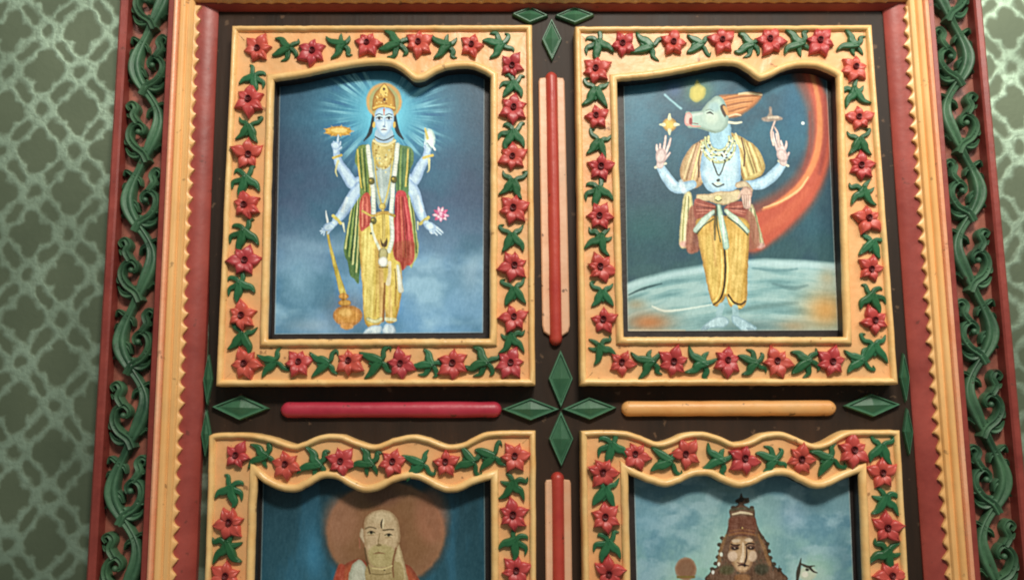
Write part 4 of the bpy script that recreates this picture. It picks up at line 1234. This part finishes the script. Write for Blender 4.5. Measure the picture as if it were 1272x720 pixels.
def framed(name, label, outer, otop, otop_off, itop, inner, pic, pic_fn, pic_label, flowers, leaves, seed, gain):
    """outer: TL TR BR BL photo corners; otop/itop: top edge curves; inner: TL TR BR BL of the opening"""
    root = empty(name, (outer[0][0] + outer[1][0]) / 2, outer[3][1], 0, label, 'framed picture', 'framed pictures with carved flower borders')
    D = 0.036
    r = np.random.default_rng(seed)
    wob = lambda pts: [(x + r.normal(0, .22), y + r.normal(0, .22)) for x, y in pts]
    NT, NS = 72, 22
    ot = resample(spline(otop, 8) if len(otop) > 2 else otop, NT)
    it = resample(spline(itop, 8), NT)

    def side(a, b, n): return resample([a, b], n)
    o_path = ot[:-1] + side(ot[-1], outer[2], NS)[:-1] + side(outer[2], outer[3], NT)[:-1] + side(outer[3], ot[0], NS)[:-1]
    i_path = it[:-1] + side(it[-1], inner[2], NS)[:-1] + side(inner[2], inner[3], NT)[:-1] + side(inner[3], it[0], NS)[:-1]
    keep = {0, NT - 1, NT - 1 + NS - 1, 2 * NT + NS - 3}
    o_path = [p if i in keep else (p[0] + r.normal(0, .18), p[1] + r.normal(0, .18)) for i, p in enumerate(o_path)]
    i_path = [p if i in keep else (p[0] + r.normal(0, .18), p[1] + r.normal(0, .18)) for i, p in enumerate(i_path)]
    # photo y runs down: TL TR BR BL is clockwise in the world, so its left is outward
    ow = [P(x, y, D) for x, y in o_path]
    iw = [P(x, y, D) for x, y in i_path]
    od, idr = mitre(ow, True), mitre(iw, True)
    # flat field between rim and bead
    bm = bmesh.new()
    n = len(ow)
    A = [bm.verts.new((p[0] - d.x * 7 * u, -H_FIELD, p[1] - d.y * 7 * u)) for p, d in zip(ow, od)]
    B = [bm.verts.new((p[0] + d.x * 7 * u, -H_FIELD, p[1] + d.y * 7 * u)) for p, d in zip(iw, idr)]
    K = 5
    ph = r.uniform(0, 6, 4)
    prev = A
    for k in range(1, K + 1):
        f = k / K
        cur = B if k == K else [bm.verts.new(a.co.lerp(b.co, f) + Vector((0, .0005 * math.sin(a.co.x * 95 + ph[0] + k) * math.sin(a.co.z * 88 + ph[1]) + float(r.normal(0, .0002)), 0))) for a, b in zip(A, B)]
        for i in range(n):
            j = (i + 1) % n
            bm.faces.new((prev[i], prev[j], cur[j], cur[i]))
        prev = cur
    build('frame_board', bm, M['field'], root, smooth=60)
    # outer rim
    bm = bmesh.new()
    sweep(bm, ow, [(0, H_BACK + .0003), (0, .0335), (-.8 * u, .0365), (-2.4 * u, .0385), (-4.6 * u, .0385), (-6.4 * u, .0365), (-7.6 * u, .0335), (-7.9 * u, .0295)], True)
    build('outer_rim', bm, M['rim'], root, smooth=50)
    # bead round the opening
    bm = bmesh.new()
    sweep(bm, iw, [(9.6 * u, .0298), (9.2 * u, .0345), (7.6 * u, .0378), (5 * u, .0390), (2.4 * u, .0382), (.6 * u, .0355), (0, .0325), (0, .0305)], True)
    build('inner_bead', bm, M['rim'], root, smooth=50)
    # dark reveal and floor of the opening
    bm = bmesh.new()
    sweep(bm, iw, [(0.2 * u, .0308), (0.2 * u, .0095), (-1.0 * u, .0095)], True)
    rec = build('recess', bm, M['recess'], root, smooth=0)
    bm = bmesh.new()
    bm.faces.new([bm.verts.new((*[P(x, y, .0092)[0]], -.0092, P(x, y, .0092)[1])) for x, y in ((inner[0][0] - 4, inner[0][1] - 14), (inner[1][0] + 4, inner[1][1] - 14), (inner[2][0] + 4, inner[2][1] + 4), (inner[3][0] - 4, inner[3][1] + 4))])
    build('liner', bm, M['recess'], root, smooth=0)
    picture(root, 'painting', pic, H_PIC, 0.72, pic_fn, pic_label, gain)
    k = 0
    for i, (x, y) in enumerate(flowers):
        f = on(root, 'flower', FLOWERS[int(r.integers(0, 24))], x, y, H_FIELD - .0004, r.uniform(-.5, .5), r.uniform(1.02, 1.18))
        f.rotation_euler.x, f.rotation_euler.z = r.normal(0, .09), r.normal(0, .09)
        h = bpy.data.objects.new('flower_centre', HEART)
        h.scale = (.82, 1, .82)
        COL.objects.link(h); h.parent = f
        h.location = (r.normal(0, .0006), 0, .002 + r.normal(0, .0006))
    for i, (x, y, ang) in enumerate(leaves):
        on(root, 'leaf_sprig', LEAVES[int(r.integers(0, 24))], x, y, H_FIELD - .0004, math.radians(ang) + r.uniform(-.35, .35), r.uniform(1.08, 1.26), 1 if r.random() < .5 else -1)
    return root


def z3(ox, oy, lst, *rest): return [(ox + p[0] / 3, oy + p[1] / 3) + rest for p in lst]


H_ = (0,)
# upper left
fl = z3(260, 20, [(185, 128), (385, 138), (592, 108), (780, 108), (978, 120), (152, 320), (143, 518), (1125, 190), (1130, 350), (1130, 530)]) + \
    z3(260, 250, [(140, 20), (130, 225), (122, 430), (1132, 32), (1132, 240), (1132, 435), (140, 605), (330, 605), (525, 600), (715, 605), (910, 605), (1120, 605)])
lf = z3(260, 20, [(285, 125), (485, 112), (690, 108), (875, 115), (1075, 110)], 90) + z3(260, 20, [(165, 240), (148, 425), (138, 620), (1130, 265), (1130, 450), (1130, 630)], 0) + \
    z3(260, 250, [(132, 130), (118, 320), (125, 512), (1130, 140), (1138, 340), (1125, 520)], 0) + z3(260, 250, [(235, 600), (430, 605), (625, 600), (815, 605), (1015, 600)], 90)
framed('framed_picture', 'upper left flower framed picture of a four armed blue figure holding a mace and discus',
       [(288, 32), (661, 31), (665, 478), (268, 479)], [(288, 32), (661, 31)], 0,
       z3(260, 20, [(240, 240), (330, 228), (430, 207), (520, 190), (600, 180), (670, 182), (715, 203), (750, 232), (770, 243), (800, 238), (845, 212), (900, 195), (970, 192), (1012, 206), (1048, 226)]),
       [(340, 100), (609, 95), (608, 420), (332, 421)],
       [(348, 78), (602, 78), (600, 413), (341, 415)], P1, 'painting of a blue skinned four armed figure in yellow cloth and a tall gold crown', fl, lf, 1, 1.04)
# upper right
fl = z3(700, 20, [(220, 110), (405, 110), (590, 100), (770, 100), (955, 102), (120, 205), (122, 380), (135, 565), (1080, 200), (1100, 385), (1105, 565)]) + \
    z3(700, 250, [(135, 60), (135, 250), (150, 445), (1130, 70), (1140, 255), (1155, 450), (215, 600), (410, 600), (605, 600), (795, 600), (995, 600)])
lf = z3(700, 20, [(310, 115), (500, 108), (685, 112), (865, 105), (1070, 108)], 90) + z3(700, 20, [(130, 115), (120, 290), (130, 480), (130, 660), (1085, 295), (1100, 475), (1115, 665)], 0) + \
    z3(700, 250, [(135, 150), (145, 350), (140, 555), (1145, 165), (1148, 365), (1155, 550)], 0) + z3(700, 250, [(310, 600), (505, 600), (700, 600), (895, 600), (1095, 592)], 90)
framed('framed_picture', 'upper right flower framed picture of a boar headed figure standing on a pale globe',
       [(714, 33), (1083, 31), (1116, 477), (721, 478)], [(714, 33), (1083, 31)], 0,
       z3(700, 20, [(200, 240), (300, 232), (400, 217), (500, 197), (580, 182), (635, 182), (680, 202), (715, 230), (738, 238), (770, 228), (815, 205), (870, 190), (930, 190), (975, 203), (1018, 224)]),
       [(767, 100), (1039, 95), (1049, 418), (775, 418)],
       [(774, 78), (1026, 76), (1041, 410), (780, 411)], P2, 'painting of a boar headed blue figure with raised hands before a red arc', fl, lf, 2, 1.03)
# lower left
fl = z3(250, 480, [(135, 260), (320, 290), (520, 280), (710, 285), (910, 285), (1165, 262), (110, 505), (92, 705), (1160, 480), (1170, 685), (75, 905), (1178, 895)])
lf = z3(250, 480, [(225, 258), (420, 285), (615, 280), (810, 290), (1000, 275), (1075, 262)], 90) + z3(250, 480, [(110, 390), (100, 605), (1160, 375), (1165, 585), (84, 805), (1174, 790)], 0)
framed('framed_picture', 'lower left flower framed picture of a bald robed person before a round brown halo',
       [(258, 541), (666, 535), (667, 985), (246, 985)],
       z3(250, 480, [(28, 182), (60, 172), (130, 170), (200, 174), (270, 190), (345, 214), (390, 202), (450, 178), (520, 178), (590, 203), (650, 216), (720, 190), (790, 178), (850, 190), (920, 215), (980, 205), (1050, 172), (1120, 163), (1246, 163)]), 0,
       z3(250, 480, [(207, 338), (240, 364), (290, 386), (350, 394), (400, 372), (450, 344), (500, 344), (550, 372), (600, 394), (660, 388), (720, 358), (790, 343), (840, 362), (900, 392), (960, 392), (1020, 364), (1078, 347)]),
       [(319, 593), (609, 596), (611, 925), (308, 925)],
       [(327, 586), (602, 586), (604, 916), (319, 916)], P3, 'painting of a bald person in an orange robe with a brown halo', fl, lf, 3, 1.0)
# lower right
fl = z3(710, 480, [(240, 255), (430, 250), (640, 270), (850, 270), (1045, 240), (115, 315), (125, 490), (138, 690), (1155, 325), (1170, 525), (1185, 705), (146, 890), (1196, 900)])
lf = z3(710, 480, [(350, 275), (540, 268), (740, 270), (950, 270)], 90) + z3(710, 480, [(150, 232), (125, 395), (135, 595), (1150, 235), (1165, 430), (1170, 630), (142, 790), (1190, 800)], 0)
framed('framed_picture', 'lower right flower framed picture of a tall brown crowned head against pale sky',
       [(721, 535), (1118, 533), (1144, 985), (728, 985)],
       z3(710, 480, [(34, 165), (100, 161), (190, 163), (250, 180), (312, 204), (360, 198), (420, 173), (490, 167), (550, 183), (605, 206), (660, 198), (720, 172), (780, 167), (840, 188), (900, 212), (950, 203), (1010, 170), (1070, 160), (1224, 162)]), 0,
       z3(710, 480, [(212, 326), (250, 344), (300, 363), (350, 375), (400, 362), (450, 338), (510, 334), (560, 357), (620, 378), (680, 366), (740, 338), (800, 334), (850, 357), (900, 379), (950, 376), (1010, 348), (1072, 322)]),
       [(781, 589), (1067, 587), (1081, 925), (788, 925)],
       [(787, 580), (1054, 578), (1068, 916), (796, 916)], P4, 'painting of a brown stone head under a tiered crown', fl, lf, 4, 1.0)

# ------------------------------------------------------------------ bars and diamonds on the backing board
GB = 'bars fixed between the framed pictures'


def capsule(bm, a, b, w, base, h, taper=1.0):
    """half-round bar from photo point a to b, w wide (photo px), rounded ends"""
    A, B = Vector(P(*a, base + h)), Vector(P(*b, base + h))
    L = (B - A).length
    t = (B - A) / L
    r = w * u / 2
    pts, rad, hts = [], [], []
    for k in range(7):
        f = math.sin(k / 6 * math.pi / 2)
        q = 1 - math.cos(k / 6 * math.pi / 2)
        pts.append(A + t * r * taper * q); rad.append(max(r * f, 1e-4)); hts.append(max(h * (.35 + .65 * f), 1e-4))
    nn = 14
    for k in range(1, nn):
        pts.append(A + t * (r * taper + (L - 2 * r * taper) * k / nn)); rad.append(r * (1 + random.uniform(-.045, .03))); hts.append(h * (1 + random.uniform(-.05, .05)))
    for k in range(6, -1, -1):
        f = math.sin(k / 6 * math.pi / 2)
        q = 1 - math.cos(k / 6 * math.pi / 2)
        pts.append(B - t * r * taper * q); rad.append(max(r * f, 1e-4)); hts.append(max(h * (.35 + .65 * f), 1e-4))
    strip(bm, [(p.x, p.y) for p in pts], rad, hts, base=base, k=11, power=.7)


bm = bmesh.new(); capsule(bm, (347, 508.5), (623, 508), 19, H_BACK - .0003, .013)
o = build('half_round_bar', bm, M['crimson'], smooth=50); tag(o, 'crimson horizontal half round bar between the two left pictures', 'bar', GB)
bm = bmesh.new(); capsule(bm, (773, 507), (1041, 506), 18.5, H_BACK - .0003, .013)
o = build('half_round_bar', bm, M['orange'], smooth=50); tag(o, 'orange yellow horizontal half round bar between the two right pictures', 'bar', GB)


def vbar(x, y0, y1, x2, label):
    root = empty('stepped_bar', x2, y1, H_BACK, label, 'bar', GB)
    f0, f1 = y0 + 10, y1 - 14
    bm = bmesh.new()
    X = lambda y: x + (x2 - x) * (y - y0) / (y1 - y0)
    for sg in (-1, 1):
        pl = [(X(f0) + sg * 6, f0 - 1), (X(f0) + sg * 14.5, f0), (X(f0) + sg * 16, f0 + 4), (X(f1) + sg * 17, f1 - 10), (X(f1) + sg * 15, f1 - 2), (X(f1) + sg * 6, f1 + 4)]
        prism(bm, [P(px, py, H_BACK + .006) for px, py in pl], H_BACK - .0003, H_BACK + .0065, .0016)
    build('side_strip', bm, M['pinkcream'], root, smooth=0)
    bm = bmesh.new(); capsule(bm, (x, y0), (x2, y1), 16, H_BACK - .0003, .0135)
    build('centre_rod', bm, M['rod'], root, smooth=50)
    return root


vbar(685, 87, 428, 691, 'red vertical bar with cream side strips between the two upper pictures')
vbar(693, 586, 1000, 697, 'red vertical bar with cream side strips between the two lower pictures')

GD = 'green carved diamond ornaments'


def diamond(root, tip0, tip1, hw, name='diamond'):
    """carved diamond between two photo points, half width hw px"""
    a, b = Vector(P(*tip0, H_BACK)), Vector(P(*tip1, H_BACK))
    c = (a + b) / 2
    ax = (b - a) / 2
    nr = Vector((-ax.y, ax.x)).normalized() * hw * u
    bm = bmesh.new()
    base = H_BACK - .0003

    def ring(k, h):
        out = []
        for p in (c - ax * k, c - nr * k, c + ax * k, c + nr * k):
            out.append(bm.verts.new((p.x, -(base + h), p.y)))
        return out
    rs = [ring(1, 0), ring(.99, .004), ring(.93, .0085), ring(.86, .0085), ring(.78, .006), ring(.70, .006), ring(.02, .0105)]
    for r0, r1 in zip(rs, rs[1:]):
        for i in range(4):
            j = (i + 1) % 4
            f = bm.faces.new((r0[i], r0[j], r1[j], r1[i]))
            if r0 in (rs[1], rs[2]): f.material_index = 1  # raised rim takes the painted highlight tone
    bm.faces.new(rs[-1])
    o = build(name, bm, M['dgreen'], root, smooth=0)
    o.data.materials.append(M['dgreen_highlight'])
    return o


r0 = empty('diamond_rosette', 696, 508, H_BACK, 'four green diamonds meeting in a cross at the centre of the board', 'ornament', GD)
for a, b, w in (((696.5, 507), (696, 434), 15), ((695, 508), (623, 508), 13.5), ((698, 508), (766, 506), 13.5), ((696.5, 509.5), (697, 580), 15)):
    diamond(r0, a, b, w)
r0 = empty('diamond_rosette', 685, 22, H_BACK, 'three green diamonds under the red lintel above the upper red bar', 'ornament', GD)
for a, b, w in (((685, 25), (685.5, 78), 13), ((681, 22), (636, 20), 11), ((689, 22), (738, 21), 11)):
    diamond(r0, a, b, w)
r0 = empty('diamond_rosette', 262, 506, H_BACK, 'green diamonds at the left edge beside the crimson bar', 'ornament', GD)
for a, b, w in (((264, 505), (336, 507), 15), ((259, 503), (261, 440), 5.5), ((258, 509), (257, 568), 5.5)):
    diamond(r0, a, b, w)
r0 = empty('diamond_rosette', 1120, 502, H_BACK, 'green diamonds at the right edge beside the orange bar', 'ornament', GD)
for a, b, w in (((1117, 502), (1046, 504), 14), ((1123, 500), (1120, 438), 5.5), ((1124.5, 506), (1127, 566), 5.5)):
    diamond(r0, a, b, w)


# ------------------------------------------------------------------ light
def area(name, loc, target, size, size_y, power, col):
    l = bpy.data.lights.new(name, 'AREA')
    l.shape = 'RECTANGLE'
    l.size, l.size_y, l.energy, l.color = size, size_y, power, col
    o = bpy.data.objects.new(name, l)
    COL.objects.link(o)
    o.location = loc
    o.rotation_euler = (Vector(target) - Vector(loc)).to_track_quat('-Z', 'Y').to_euler()
    return o


area('ceiling_lamp', (0.34, -1.7, 1.55), (0.05, 0, 0.12), 0.55, 0.25, 50, (1.0, 0.95, 0.84))
area('added_side_light', (1.15, -0.75, 0.95), (0.4, 0, 0.15), 0.3, 0.3, 5, (1.0, 0.98, 0.9))  # added light, brightens the right wall lower down


def spot(name, loc, target, angle, power, radius, col):
    l = bpy.data.lights.new(name, 'SPOT')
    l.spot_size, l.spot_blend, l.energy, l.shadow_soft_size, l.color = math.radians(angle), 1.0, power, radius, col
    o = bpy.data.objects.new(name, l)
    COL.objects.link(o)
    o.location = loc
    o.rotation_euler = (Vector(target) - Vector(loc)).to_track_quat('-Z', 'Y').to_euler()


spot('added_wall_spot', (-0.75, -0.9, 1.3), (-0.76, 0, 0.5), 44, 24, 0.08, (1.0, 0.98, 0.9))  # added spot, brightens the upper left wallpaper
spot('added_wall_spot', (0.8, -0.9, 1.2), (0.80, 0, 0.4), 44, 17, 0.08, (1.0, 0.98, 0.9))  # added spot, brightens the right wallpaper
w = bpy.data.worlds.new('World')
SC.world = w
w.use_nodes = True
w.node_tree.nodes['Background'].inputs['Color'].default_value = (0.86, 1.0, 0.93, 1)
w.node_tree.nodes['Background'].inputs['Strength'].default_value = 0.17

SC.view_settings.view_transform = 'Standard'
SC.view_settings.look = 'None'
SC.view_settings.exposure = 0
SC.view_settings.gamma = 1
SC.render.engine = 'CYCLES'
SC.cycles.use_denoising = True
SC.cycles.filter_width = 2.0
SC.cycles.max_bounces = 6
